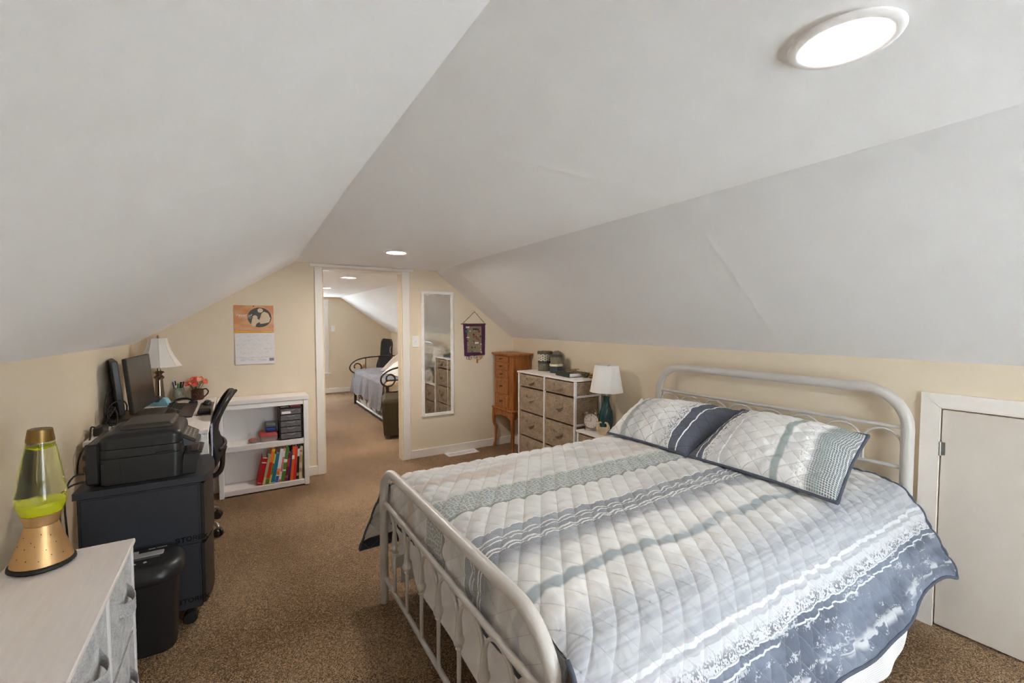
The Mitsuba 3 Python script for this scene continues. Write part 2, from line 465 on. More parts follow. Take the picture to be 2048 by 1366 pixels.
# ------------------------------------------------------------------ scene bookkeeping
def obj(name, mesh, mat, parent=None, smooth=False, label=None, uv=None, **more):
    key = (parent + "__" if parent else "") + name
    k, i = key, 0
    while k in scene or k in labels and parent is None:
        i += 1
        k = "%s_%03d" % (key, i)
    scene[k] = mikit.ply(mesh, mat, smooth=smooth, uv=uv, **more)
    if label:
        labels[k] = {"label": label}
    return k


def thing(name, label, category, group=None):
    k, i = name, 0
    while k in labels or k in scene:
        i += 1
        k = "%s_%03d" % (name, i)
    labels[k] = {"label": label, "category": category}
    if group:
        labels[k]["group"] = group
    return k


def stuff(k):
    """a part of many marks too small to pick apart"""
    labels.setdefault(k, {})["kind"] = "stuff"


def single(name, mesh, mat, label, category, smooth=False, group=None, uv=None):
    k = obj(name, mesh, mat, smooth=smooth, uv=uv)
    labels[k] = {"label": label, "category": category}
    if group:
        labels[k]["group"] = group
    return k


def struct(name, mesh, mat, label=None, smooth=False):
    k = obj(name, mesh, mat, smooth=smooth)
    labels[k] = {"kind": "structure"}
    if label:
        labels[k]["label"] = label
    return k


# ------------------------------------------------------------------ room shell
XR, YE, ZC = 2.75, 4.435, 1.96
YB = -1.4
XL = lambda y: -0.672 - (YE - y) * 0.03            # the left knee wall runs slightly out of true
ZL = lambda y: 1.254 + (YE - y) * 0.008
ZR = 1.24
CL = lambda y: np.interp(y, [YB, 0.67, 1.83, YE], [0.35, 0.374, 0.389, 0.459])
CR = lambda y: np.interp(y, [YB, 0.29, 1.22, YE], [1.60, 1.663, 1.704, 1.79])

struct("floor", box(-1.2, 3.3, YB - 0.1, 9.7, -0.06, 0, 0), carpet, "brown speckled cut-pile carpet through both rooms")


def slab(rows, t):
    P = np.array(rows, float)          # (a, b, 3), lower faces
    return shell(P, t)


ys = np.unique(np.concatenate([np.linspace(YB, YE, 24), np.linspace(1.1, 1.5, 41), np.linspace(3.85, 4.1, 26)]))
seam = lambda x, y: -0.0035 * math.exp(-((y - 1.27 - 0.06 * (x - 1.0)) / 0.018) ** 2) - 0.003 * math.exp(-((y - 3.97) / 0.014) ** 2)
bow = lambda s: math.sin(math.pi * s)


def slope_rows(x0f, z0f, x1f, z1f, ys, amp):
    R = []
    for y in ys:
        row = []
        for s in np.linspace(0, 1, 9):
            row.append((x0f(y) + (x1f(y) - x0f(y)) * s, y, z0f(y) + (z1f(y) - z0f(y)) * s + amp(y) * bow(s) + (seam(x0f(y) + (x1f(y) - x0f(y)) * s, y) * min(1, 4 * s, 4 - 4 * s) if ys is globals()['ys'] else 0)))
        R.append(row)
    return R


zc = lambda y: ZC
left_rows = slope_rows(XL, ZL, CL, zc, ys, lambda y: 0.008 * math.sin(y * 1.3))
flat_rows = slope_rows(CL, zc, CR, zc, ys, lambda y: 0.006 * math.sin(y * 1.9 + 1))
right_rows = slope_rows(CR, zc, lambda y: XR, lambda y: ZR, ys, lambda y: 0.006 * math.sin(y * 1.1))
struct("ceiling_left", slab(left_rows, 0.05), ceil_paint, "white sloping ceiling on the left", smooth=40)
struct("ceiling", slab(flat_rows, 0.05), ceil_paint, "flat white strip of ceiling along the middle", smooth=40)
struct("ceiling_right", slab(right_rows, 0.05), ceil_paint, "white sloping ceiling above the bed", smooth=40)
yy = np.linspace(YB, YE, 12)
struct("wall_left", hull([(XL(y) - d, y, z) for y in (YB, YE) for d in (0, 0.05) for z in (0, ZL(y) + 0.02)]), wall_paint)
DY0, DY1, DZ1 = -0.10, 0.686, 1.024
rw = Polygon([(YB, 0), (YE, 0), (YE, ZR + 0.02), (YB, ZR + 0.02)]).difference(sbox(DY0 - 0.02, -0.01, DY1 + 0.01, DZ1 + 0.01))
struct("wall_right", yz_plate(rw, XR, XR + 0.05), wall_paint)


def gable(y, extra=0.03):
    return Polygon([(XL(y) - 0.02, 0), (XR + 0.02, 0), (XR + 0.02, ZR + 0.02), (CR(y) + 0.02, ZC + extra), (CL(y) - 0.02, ZC + extra), (XL(y) - 0.02, ZL(y) + 0.02)])


DX0, DX1, DZ = 0.68, 1.43, 1.915
struct("wall_end", xz_plate(gable(YE).difference(sbox(DX0, -0.01, DX1, DZ)), YE, YE + 0.105), wall_paint, "beige gable wall with a doorway")
WX0, WX1, WZ0, WZ1 = 0.80, 1.90, 0.40, 1.66
struct("wall_back", xz_plate(gable(YB).difference(sbox(WX0, WZ0, WX1, WZ1)), YB - 0.12, YB), wall_paint)


def window(name, y, x0, x1, z0, z1, cas=0.09, side=1):
    """frame, sash bars and pane; side=+1: room lies towards +y"""
    w = name
    labels[w] = {"kind": "structure", "label": "white sash window in the gable"}
    yi = y
    f = 0.035
    obj("frame", cat(box(x0, x0 + f, y - side * 0.1, y, z0, z1), box(x1 - f, x1, y - side * 0.1, y, z0, z1), box(x0, x1, y - side * 0.1, y, z0, z0 + f), box(x0, x1, y - side * 0.1, y, z1 - f, z1),
                     box(x0, x1, y - side * 0.07, y - side * 0.03, (z0 + z1) / 2 - 0.02, (z0 + z1) / 2 + 0.02)), trim_paint, w)
    P = np.array([[(x0 + f, y - side * 0.05, z0 + f), (x1 - f, y - side * 0.05, z0 + f)], [(x0 + f, y - side * 0.05, z1 - f), (x1 - f, y - side * 0.05, z1 - f)]])
    obj("pane", grid_mesh(P), "mat_glass", w)
    for a, b in ((x0 - cas, x0 + 0.005), (x1 - 0.005, x1 + cas)):
        obj("casing", cat(box(a, b, y, y + side * 0.018, z0 - 0.02, z1 + 0.12), box(a + 0.018, b - 0.018, y + side * 0.015, y + side * 0.024, z0, z1)), trim_paint, w)
        obj("corner_block", box(a - 0.003, b + 0.003, y, y + side * 0.026, z1, z1 + 0.125), trim_paint, w)
    obj("header", box(x0, x1, y, y + side * 0.018, z1, z1 + 0.12), trim_paint, w)
    obj("sill", cat(box(x0 - cas - 0.03, x1 + cas + 0.03, y, y + side * 0.05, z0 - 0.045, z0 - 0.018), box(x0 - cas, x1 + cas, y, y + side * 0.015, z0 - 0.1, z0 - 0.04)), trim_paint, w)


window("window_1", YB, WX0, WX1, WZ0, WZ1)

# second room
Y2, YF, ZC2 = YE + 0.105, 9.5, 1.92
XR2, XL2, ZK2 = 2.82, -0.75, 1.21
FX0, FX1, FZ0, FZ1 = 0.55, 1.475, 0.43, 1.76
ys2 = np.linspace(Y2, YF, 10)
c2l, c2r = 0.35, 1.785
struct("ceiling_far_left", slab(slope_rows(lambda y: XL2, lambda y: ZK2, lambda y: c2l, lambda y: ZC2, ys2, lambda y: 0), 0.05), ceil_paint)
struct("ceiling_far", slab(slope_rows(lambda y: c2l, lambda y: ZC2, lambda y: c2r, lambda y: ZC2, ys2, lambda y: 0), 0.05), ceil_paint)
struct("ceiling_far_right", slab(slope_rows(lambda y: c2r, lambda y: ZC2, lambda y: XR2, lambda y: ZK2, ys2, lambda y: 0), 0.05), ceil_paint)
struct("wall_far_left", box(XL2 - 0.05, XL2, Y2, YF, 0, ZK2 + 0.02, 0), wall_paint)
struct("wall_far_right", box(XR2, XR2 + 0.05, Y2, YF, 0, ZK2 + 0.02, 0), wall_paint)
g2 = Polygon([(XL2 - 0.02, 0), (XR2 + 0.02, 0), (XR2 + 0.02, ZK2 + 0.02), (c2r + 0.02, ZC2 + 0.03), (c2l - 0.02, ZC2 + 0.03), (XL2 - 0.02, ZK2 + 0.02)])
struct("wall_far_end", xz_plate(g2.difference(sbox(FX0, FZ0, FX1, FZ1)), YF, YF + 0.12), wall_paint)
window("window_2", YF, FX0, FX1, FZ0, FZ1, side=-1)

# baseboards
def base(name, m, lab=None):
    struct(name, m, trim_paint, lab)


bb = lambda x0, x1, y0, y1, h=0.088: cat(box(x0, x1, y0, y1, 0, h, 0.004))
base("baseboard_end", cat(bb(XL(YE) + 0.005, 0.617, YE - 0.014, YE), bb(1.512, XR, YE - 0.014, YE)), "white baseboard along the gable wall")
base("baseboard_right", cat(bb(XR - 0.014, XR, 0.76, YE - 0.015)))
base("baseboard_left", hull([(XL(y) + d, y, z) for y in (YB, YE - 0.02) for d in (0, 0.014) for z in (0, 0.088)]))
base("baseboard_far", cat(bb(XL2, XR2, YF - 0.014, YF, 0.095), bb(XR2 - 0.014, XR2, Y2, YF - 0.015, 0.095)))

# doorway casing: trim_1
labels["trim_1"] = {"kind": "structure", "label": "white casing around the open doorway"}
for a, b in ((0.614, DX0), (DX1, 1.508)):
    obj("jamb_casing", box(a, b, YE - 0.018, YE, 0, 1.93, 0.004), trim_paint, "trim_1")
obj("head_casing", box(0.575, 1.548, YE - 0.022, YE, 1.928, ZC - 0.004, 0.003), trim_paint, "trim_1")
obj("jamb", box(DX0 - 0.002, DX0 + 0.012, YE, Y2, 0, DZ, 0.001), wall_paint, "trim_1")
obj("jamb", box(DX1 - 0.012, DX1 + 0.002, YE, Y2, 0, DZ, 0.001), wall_paint, "trim_1")
obj("jamb_head", box(DX0, DX1, YE, Y2, DZ - 0.012, DZ + 0.002, 0.001), trim_paint, "trim_1")

# knee-wall access door and its casing
labels["trim_2"] = {"kind": "structure", "label": "white casing of the low attic door"}
cas = 0.07


def mitre(p):
    return yz_plate(Polygon(p), XR - 0.018, XR)


obj("side_casing", mitre([(DY1 + 0.002, 0), (DY1 + cas, 0), (DY1 + cas, DZ1 + cas), (DY1 + 0.002, DZ1 + 0.002)]), trim_paint, "trim_2")
obj("head_casing", mitre([(DY1 + 0.002, DZ1 + 0.004), (DY1 + cas, DZ1 + cas), (DY0 - cas, DZ1 + cas), (DY0, DZ1 + 0.004)]), trim_paint, "trim_2")
obj("side_casing", mitre([(DY0 - 0.002, 0), (DY0 - cas, 0), (DY0 - cas, DZ1 + cas), (DY0 - 0.002, DZ1 + 0.004)]), trim_paint, "trim_2")
labels["door_1"] = {"kind": "structure", "label": "plain white low attic access door"}
obj("panel", box(XR - 0.004, XR + 0.025, DY0 + 0.003, DY1 - 0.003, 0.012, DZ1 - 0.004, 0.002), door_paint, "door_1")
obj("stop", box(XR + 0.03, XR + 0.045, DY0 - 0.015, DY1 + 0.009, 0.0, DZ1 + 0.009, 0.001), trim_paint, "door_1")  # unseen panel added behind the door to keep light from leaking in
for z in (0.26, 0.84):
    obj("hinge", cat(tube([(XR - 0.012, DY1, z - 0.032), (XR - 0.012, DY1, z + 0.032)], 0.006, 10), box(XR - 0.0075, XR - 0.0035, DY1 - 0.018, DY1, z - 0.03, z + 0.03, 0.001)), steel, "door_1")

# ceiling lights
def can_light(x, y, z, lab, power=1.0, r=0.093, group=None):
    t = thing("ceiling_light", lab, "ceiling light", group)
    obj("trim_ring", lathe([(r * 0.735, z - 0.0005), (r * 0.74, z - 0.006), (r * 0.86, z - 0.008), (r * 0.97, z - 0.005), (r, z - 0.0005)], 64, (x, y, 0)), white_plain, t, smooth=True, label="white trim ring")
    P = [(x + r * 0.74 * math.cos(a), y + r * 0.74 * math.sin(a), z - 0.004) for a in np.linspace(0, 2 * math.pi, 48, endpoint=False)]
    m = trimesh.Trimesh(np.vstack([P, [(x, y, z - 0.0045)]]), [(48, (i + 1) % 48, i) for i in range(48)], process=False)
    obj("diffuser", m, white_plain, t, label="glowing round diffuser", emitter={"type": "area", "radiance": rgbv([v * power for v in LED])})


can_light(0.998, 0.409, ZC - 0.003, "large round recessed ceiling light above the bed, nearest the camera")
can_light(1.057, 3.40, ZC - 0.003, "round recessed ceiling light in front of the doorway", 3.3)
can_light(1.075, 5.18, ZC2 - 0.001, "round recessed ceiling light just beyond the doorway", 2.5)
can_light(1.11, 6.95, ZC2 - 0.001, "round recessed ceiling light farthest away in the second room", 2.5)

# ------------------------------------------------------------------ bed
BY0, BY1 = 0.79, 2.215
FX, HX = 0.61, 2.672


def hoop(x, y0, y1, z0, z1, r, n=10):
    p = [(x, y1, z0)]
    for k in range(n + 1):
        a = math.pi / 2 * k / n
        p.append((x, y1 - r + r * math.cos(a), z1 - r + r * math.sin(a)))
    for k in range(n + 1):
        a = math.pi / 2 * k / n
        p.append((x, y0 + r - r * math.sin(a), z1 - r + r * math.cos(a)))
    p.append((x, y0, z0))
    return p


def densify(p, d=0.03):
    out = [np.array(p[0], float)]
    for a, b in zip(p[:-1], p[1:]):
        a, b = np.array(a, float), np.array(b, float)
        k = max(1, int(np.linalg.norm(b - a) / d))
        out += [a + (b - a) * i / k for i in range(1, k + 1)]
    return out


bed = thing("bed", "cream metal bed frame with tubular headboard and spindle footboard", "bed")
obj("footboard_hoop", tube(densify(hoop(FX, BY0, BY1, 0.0, 0.70, 0.17)), 0.0205, 18), cream_metal, bed, smooth=50)
obj("footboard_rail", tube([(FX, BY0, 0.52), (FX, BY1, 0.52)], 0.0115, 12), cream_metal, bed, smooth=50)
obj("footboard_rail", tube([(FX, BY0, 0.135), (FX, BY1, 0.135)], 0.0105, 12), cream_metal, bed, smooth=50)
NB = 8
pitch = (BY1 - BY0) / NB
for k in range(1, NB):
    y = BY0 + k * pitch
    sp = tube([(FX, y, 0.135), (FX, y, 0.34)], 0.0075, 10)
    fin = lathe([(0.0085, 0.322), (0.013, 0.328), (0.0095, 0.335), (0.0165, 0.342), (0.0195, 0.353), (0.0175, 0.364), (0.012, 0.371), (0.0135, 0.376), (0.0115, 0.40), (0.010, 0.43)], 20, (FX, y, 0))
    s = obj("spindle", sp, cream_metal, bed, smooth=50)
    obj("collar", fin, cream_metal, s, smooth=60)
for k in range(NB):
    ya, yb = BY0 + k * pitch + (0.018 if k == 0 else 0.004), BY0 + (k + 1) * pitch - (0.018 if k == NB - 1 else 0.004)
    ym, h = (ya + yb) / 2, (yb - ya) / 2
    pa = [(FX, ya, 0.37)] + [(FX, ym - h * math.cos(a), 0.40 + 0.112 * math.sin(a) ** 0.8) for a in np.linspace(0.0, math.pi, 19)] + [(FX, yb, 0.37)]
    obj("arch", tube(smooth_path(pa, 40), 0.0068, 10), cream_metal, bed, smooth=50)
obj("headboard_hoop", tube(densify(hoop(HX, 0.782, 2.227, 0.0, 1.098, 0.18)), 0.0255, 20), cream_metal, bed, smooth=50)
obj("headboard_rail", tube([(HX, 0.782, 0.922), (HX, 2.227, 0.922)], 0.0105, 12), cream_metal, bed, smooth=50)
obj("headboard_rail", tube([(HX, 0.782, 0.73), (HX, 2.227, 0.73)], 0.0105, 12), cream_metal, bed, smooth=50)
hp = (2.227 - 0.782) / 8
for k in range(8):
    ya, yb = 0.782 + k * hp + 0.006, 0.782 + (k + 1) * hp - 0.006
    if k == 0:
        ya += 0.015
    if k == 7:
        yb -= 0.015
    ym, h = (ya + yb) / 2, (yb - ya) / 2
    pa = [(HX, ya, 0.735), (HX, ya, 0.80)] + [(HX, ym - h * math.cos(a), 0.835 + 0.07 * math.sin(a)) for a in np.linspace(0.0, math.pi, 15)] + [(HX, yb, 0.80), (HX, yb, 0.735)]
    obj("headboard_arch", tube(smooth_path(pa, 40), 0.006, 10), cream_metal, bed, smooth=50)
for y in (0.86, 2.15):
    obj("side_rail", box(FX + 0.02, HX - 0.02, y - 0.015, y + 0.015, 0.20, 0.26), cream_metal, bed)

single("mattress", rbox(0.675, 2.63, 0.82, 2.18, 0.262, 0.635, 0.05), pillow_white, "white mattress on the metal bed frame, mostly hidden by the quilt", "mattress", smooth=40)

# bed skirt / underlay sheet
sk = thing("bed_sheet", "white ribbed sheet hanging below the quilt down to the carpet", "sheet")


def hang(path_fn, n, m, t=0.003):
    P = np.array([[path_fn(a, b) for b in np.linspace(0, 1, m)] for a in np.linspace(0, 1, n)])
    return shell(P, t)


def foot_sheet(a, b):
    y = 0.84 + a * 1.15
    zb = 0.19 + 0.05 * a + 0.16 * max(0, (a - 0.9) / 0.1) ** 2
    return (0.664 + 0.003 * math.sin(a * 13) * b, y, 0.60 + (zb - 0.60) * b)


def foot_flap(a, b):
    y = 1.97 + a * 0.20
    zb = 0.40 - 0.10 * math.sin(a * math.pi * 0.9)
    return (0.655 + 0.012 * math.sin(a * 9) * b, y, 0.60 + (zb - 0.60) * b)


def near_sheet(a, b):
    x = 0.70 + a * 1.70
    zb = 0.05 + 0.05 * max(0, (a - 0.93) / 0.07) ** 2 + 0.004 * math.sin(a * 21)
    return (x, 0.79 - 0.12 * b - 0.012 * b * math.sin(a * 17) - 0.004 * b * math.sin(a * 47), 0.60 + (zb - 0.60) * b)


def far_sheet(a, b):
    x = 0.70 + a * 1.75
    return (x, 2.205 + 0.03 * b + 0.01 * b * math.sin(a * 40), 0.60 + (0.06 - 0.60) * b)


obj("foot_drop", hang(foot_sheet, 60, 20), white_cloth, sk, smooth=True)
obj("corner_flap", hang(foot_flap, 20, 20), white_cloth, sk, smooth=True)
obj("near_drop", hang(near_sheet, 120, 24), white_cloth, sk, smooth=True)
obj("far_drop", hang(far_sheet, 80, 10), white_cloth, sk, smooth=True)

# quilt
cs = np.array([(0.585, 0.318), (0.625, 0.40), (0.680, 0.50), (0.727, 0.585), (0.785, 0.645), (0.88, 0.672), (1.1, 0.682), (1.5, 0.684), (1.9, 0.682), (2.08, 0.672), (2.18, 0.645), (2.235, 0.585), (2.272, 0.50), (2.30, 0.38), (2.335, 0.235)])
dd = np.concatenate([[0], np.cumsum(np.linalg.norm(np.diff(cs, axis=0), axis=1))])
csY, csZ = PchipInterpolator(dd, cs[:, 0]), PchipInterpolator(dd, cs[:, 1])
dfine = np.linspace(0, dd[-1], 3000)
d_mid = np.interp(1.5, csY(dfine), dfine)
v_of = lambda d: d - d_mid + 1.5


def puff(u, v, A=0.011, su=1.0):
    a, b = u / (LU * su), v / (LV * su)
    return A * (np.abs(np.sin(np.pi * (a + b)) * np.sin(np.pi * (a - b))) + 1e-6) ** 0.38


Nu, Nv = 470, 540
uu = np.linspace(0.648, 2.615, Nu)
vd = np.linspace(0, dd[-1], Nv)
U, D = np.meshgrid(uu, vd, indexing="ij")
V = v_of(D)
Yb, Zb = csY(D), csZ(D)
hang_near = np.clip((0.80 - V) / 0.37, 0, 1.1)
hang_far = np.clip((V - 2.20) / 0.43, 0, 1.1)
tfoot = np.clip((1.05 - U) / 0.4, 0, 1)
X = U - 0.13 * tfoot ** 2 * (hang_far + hang_near)
thead = np.clip((U - 2.3) / 0.32, 0, 1)
Yq = Yb - 0.010 * hang_near * np.sin(U * 7 + 1) - 0.003 * hang_near * np.sin(U * 19) + 0.014 * hang_far * np.sin(U * 11)
Zq = Zb + 0.045 * hang_near ** 2 * np.sin(np.pi * np.clip((U - 2.15) / 0.465, 0, 1))
edge = np.clip((0.74 - U) / 0.092, 0, 1)
topmask = np.clip((V - 0.72) / 0.1, 0, 1) * np.clip((2.30 - V) / 0.1, 0, 1)
Zq = Zq - 0.035 * edge ** 2 * topmask
hmp = 0.012 * (meshkit.fbm(np.stack([U * 3.5, V * 3.5, 0 * U], -1), 3, 3) - 0.5)
P0 = np.stack([X, Yq, Zq], -1)
nrm = np.cross(np.gradient(P0, axis=0), np.gradient(P0, axis=1))
nrm /= np.linalg.norm(nrm, axis=2, keepdims=True)
wr = 0.0045 * (meshkit.fbm(np.stack([U * 60 + V * 20, V * 12 - U * 6, 0 * U + 5], -1), 3, 5) - 0.5)
hem_flat = np.clip((V - V.min()) / 0.03, 0, 1) * np.clip((V.max() - V) / 0.03, 0, 1)
Pq = P0 + nrm * ((puff(U, V) * (1 + 0.25 * np.clip(hang_near, 0, 1)) + wr) * hem_flat)[..., None]
Pq[..., 2] += hmp * topmask
qt = thing("quilt", "pale patchwork-striped quilt in white, sage and slate with diamond quilting, spread over the bed", "quilt")


def sheet_uv(P, U, V, t=0.006):
    m = shell(P, t)
    uvs = np.stack([U.ravel(), V.ravel()], -1)
    return m, np.vstack([uvs, uvs])


m, uvq = sheet_uv(Pq, U, V)
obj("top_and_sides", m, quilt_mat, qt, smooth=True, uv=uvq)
# foot drop between mattress and footboard
j0, j1 = np.searchsorted(V[0], 0.79), np.searchsorted(V[0], 2.215)
vs = V[0, j0:j1]
kk = np.linspace(0, 1, 40)
S, Vf = np.meshgrid(kk * 0.19, vs, indexing="ij")
topz = Zq[0, j0:j1]
Xf = 0.649 + 0.002 * np.sin(S * 40) - 0.006 * np.sin(np.pi * np.clip(S / 0.19, 0, 1)) + 0.004 * np.sin(Vf * 30) * S / 0.19
Zf = topz[None] - 0.002 - S * (1 + 0.06 * np.sin(Vf * 7))
Uf = 0.648 - S
Pf = np.stack([Xf - puff(Uf, Vf, A=0.009), csY(Vf - 1.5 + d_mid), Zf], -1)[::-1]
m, uvf = sheet_uv(Pf, Uf[::-1], Vf[::-1])
obj("foot_drop", m, quilt_mat, qt, smooth=True, uv=uvf)
# binding along the hems
bnd = lambda P: tube(P, 0.0065, 8)
obj("binding", bnd(Pq[::4, 0]), navy_binding, qt, smooth=True, label="slate blue binding along the near hem")
obj("binding", bnd(Pq[::4, -1]), navy_binding, qt, smooth=True, label="slate blue binding along the far hem")
obj("binding", bnd(Pq[-1, : int(0.3 * Nv) : 3]), navy_binding, qt, smooth=True)
obj("binding", bnd(Pq[0, : j0 : 3]), navy_binding, qt, smooth=True)
obj("binding", bnd(Pq[0, j1 :: 3]), navy_binding, qt, smooth=True)
obj("binding", bnd(Pf[0, ::4]), navy_binding, qt, smooth=True)


def cushion(c00, c10, c01, c11, plump, n=60, A=0.007, L=0.9, back=0.5, edge_pow=0.55, sag=0.0):
    """c00 lower-left, c10 lower-right, c01 upper-left, c11 upper-right as seen from its front"""
    a = np.linspace(0, 1, n)
    aa, bb2 = np.meshgrid(a, a, indexing="ij")
    c00, c10, c01, c11 = (np.array(x, float) for x in (c00, c10, c01, c11))
    base_ = (c00 * ((1 - aa) * (1 - bb2))[..., None] + c10 * (aa * (1 - bb2))[..., None] + c01 * ((1 - aa) * bb2)[..., None] + c11 * (aa * bb2)[..., None])
    w, h = np.linalg.norm(c10 - c00), np.linalg.norm(c01 - c00)
    nn = np.cross(c10 - c00, c01 - c00)
    nn /= np.linalg.norm(nn)
    fx = np.clip((1 - (2 * aa - 1) ** 2), 0, 1) ** edge_pow
    fy = np.clip((1 - (2 * bb2 - 1) ** 2), 0, 1) ** edge_pow
    bulge = fx * fy
    lo = meshkit.fbm(np.stack([aa * 5, bb2 * 5, 0 * aa + plump * 99], -1), 3, 2) - 0.5
    # pillow edges draw in between the corners
    base_ = base_ + (c10 - c00) / w * (0.02 * np.sin(np.pi * bb2) * (1 - 2 * aa))[..., None] * 0.6 + (c01 - c00) / h * (0.02 * np.sin(np.pi * aa) * (1 - 2 * bb2))[..., None] * 0.6
    uvs = np.stack([aa * w, bb2 * h], -1)
    front = base_ + nn * (plump * bulge * (1 + 0.5 * lo) + puff(uvs[..., 1], uvs[..., 0], A, L) * np.clip(bulge * 3, 0, 1))[..., None]
    rear = base_ - nn * (plump * back * bulge)[..., None]
    m1, m2 = grid_mesh(front), grid_mesh(rear, True)
    m = trimesh.Trimesh(np.vstack([m1.vertices, m2.vertices]), np.vstack([m1.faces, m2.faces + n * n]), process=False)
    rim = np.concatenate([base_[:, 0], base_[-1, 1:], base_[-2::-1, -1], base_[0, -2:0:-1]])
    return m, np.vstack([uvs.reshape(-1, 2)] * 2), rim


pw = thing("pillow", "white bed pillow behind the left patterned pillow, only its corner showing", "pillow")
m, _, rim = cushion((2.30, 2.275, 0.70), (2.32, 1.60, 0.70), (2.53, 2.275, 0.86), (2.55, 1.60, 0.83), 0.045, 40, A=0)
obj("case", m, pillow_white, pw, smooth=True)
t = thing("pillow_sham", "grey and white striped quilted pillow with a slate right end, nearest the teal lamp", "pillow", "quilted pillows on the bed")
m, uvs, rim = cushion((2.045, 2.115, 0.70), (2.05, 1.525, 0.70), (2.46, 2.185, 0.868), (2.49, 1.49, 0.898), 0.115, 150)
obj("cover", m, sham_a, t, smooth=True, uv=uvs)
obj("binding", tube(rim, 0.0075, 8, closed=True), navy_binding, t, smooth=True, label="slate blue binding")
t = thing("pillow_sham", "grey and white striped quilted pillow with a checked right end, nearest the low white door", "pillow", "quilted pillows on the bed")
m, uvs, rim = cushion((2.055, 1.515, 0.70), (2.02, 0.80, 0.70), (2.50, 1.485, 0.908), (2.475, 0.865, 0.895), 0.105, 150)
obj("cover", m, sham_b, t, smooth=True, uv=uvs)
obj("binding", tube(rim, 0.0075, 8, closed=True), navy_binding, t, smooth=True, label="slate blue binding")


# ------------------------------------------------------------------ fabric drawer chests
def drawer(parent, face_x, y0, y1, z0, z1, sgn, mat, depth=0.26, handle_w=0.135, hz=0.66, out=0.030, hh=0.030):
    """fabric drawer whose front looks along sgn*x"""
    a, b = (face_x, face_x - sgn * depth)
    n = 13
    P = np.array([[(face_x + sgn * 0.006 * (1 - (2 * s - 1) ** 2) * (1 - (2 * r - 1) ** 2), y0 + (y1 - y0) * s, z0 + (z1 - z0) * r) for r in np.linspace(0, 1, n)] for s in np.linspace(0, 1, n)])
    bodym = box(min(face_x - sgn * 0.002, b), max(face_x - sgn * 0.002, b), y0, y1, z0, z1, 0.002)
    fr = shell(P if sgn > 0 else P[::-1], 0.004)
    d = obj("drawer", cat(bodym, fr), mat, parent, smooth=30)
    ym, zm = (y0 + y1) / 2, z0 + (z1 - z0) * hz
    H = []
    for s in np.linspace(0, 1, 17):
        arch = math.sin(math.pi * s) ** 0.6
        H.append([(face_x + sgn * (0.004 + out * arch), ym + (s - 0.5) * handle_w, zm + hh / 2 * k - 0.020 * arch) for k in (1, -1)])
    H = np.array(H)
    obj("handle", shell(H if sgn > 0 else H[::-1], 0.002), mat, d, smooth=30)
    return d


def chest(name, label, x_back, x_front, y0, y1, ztop, cols, rows, mat, sgn, top_mat, over=0.008, post=0.018, hh=0.030):
    t = thing(name, label, "dresser" if len(rows) * cols > 3 else "nightstand")
    xf = x_front - sgn * 0.004
    obj("top", box(min(x_back, x_front + sgn * over), max(x_back, x_front + sgn * over), y0 - over, y1 + over, ztop - 0.016, ztop, 0.003), top_mat, t)
    cw = (y1 - y0) / cols
    zt = ztop - 0.016
    for k in range(cols + 1):
        y = y0 + k * cw
        ya = min(max(y - post / 2, y0), y1 - post)
        obj("front_post", box(xf - sgn * 0.018, xf + sgn * 0.004, ya, ya + post, 0, zt, 0.002), white_metal, t)
    for y in (y0, y1 - post):
        obj("back_post", box(x_back, x_back - (-sgn) * 0.018, y, y + post, 0, zt, 0.002), white_metal, t)
    for (z0, z1) in rows[1:] if len(rows) > 1 else []:
        for y in (y0 + 0.002, y1 - 0.014):
            obj("side_rail", box(min(x_back, xf), max(x_back, xf), y, y + 0.012, z1 + 0.006, z1 + 0.024, 0.002), white_metal, t)
    for k in range(cols):
        for (z0, z1) in rows:
            ya, yb = y0 + k * cw + post * 0.55, y0 + (k + 1) * cw - post * 0.55
            if k == 0:
                ya = y0 + 0.006
            if k == cols - 1:
                yb = y1 - 0.006
            ya2, yb2 = max(ya, y0 + k * cw + (post if k == 0 else post * 0.55)), min(yb, y0 + (k + 1) * cw - (post if k == cols - 1 else post * 0.55))
            drawer(t, xf - sgn * 0.001, ya2, yb2, z0, z1, sgn, mat, hh=hh)
    return t


chest("dresser", "tall fabric dresser with white frame and taupe linen drawers beside the oak armoire", 2.70, 2.40, 2.876, 3.763, 0.934, 2,
      [(0.792, 0.906), (0.548, 0.772), (0.306, 0.530), (0.06, 0.288)], linen, -1, white_paint)
chest("nightstand", "small white-topped nightstand with linen drawers between the dresser and the bed", 2.71, 2.405, 2.42, 2.855, 0.52, 1,
      [(0.27, 0.49), (0.04, 0.25)], linen, -1, white_paint)
chest("drawer_chest", "white-topped low chest with grey heathered drawers in the left foreground, under the lava lamp", -0.645, -0.335, 0.97, 2.058, 0.64, 3,
      [(0.335, 0.606), (0.04, 0.315)], gray_fabric, 1, white_paint, over=0.006, hh=0.044)

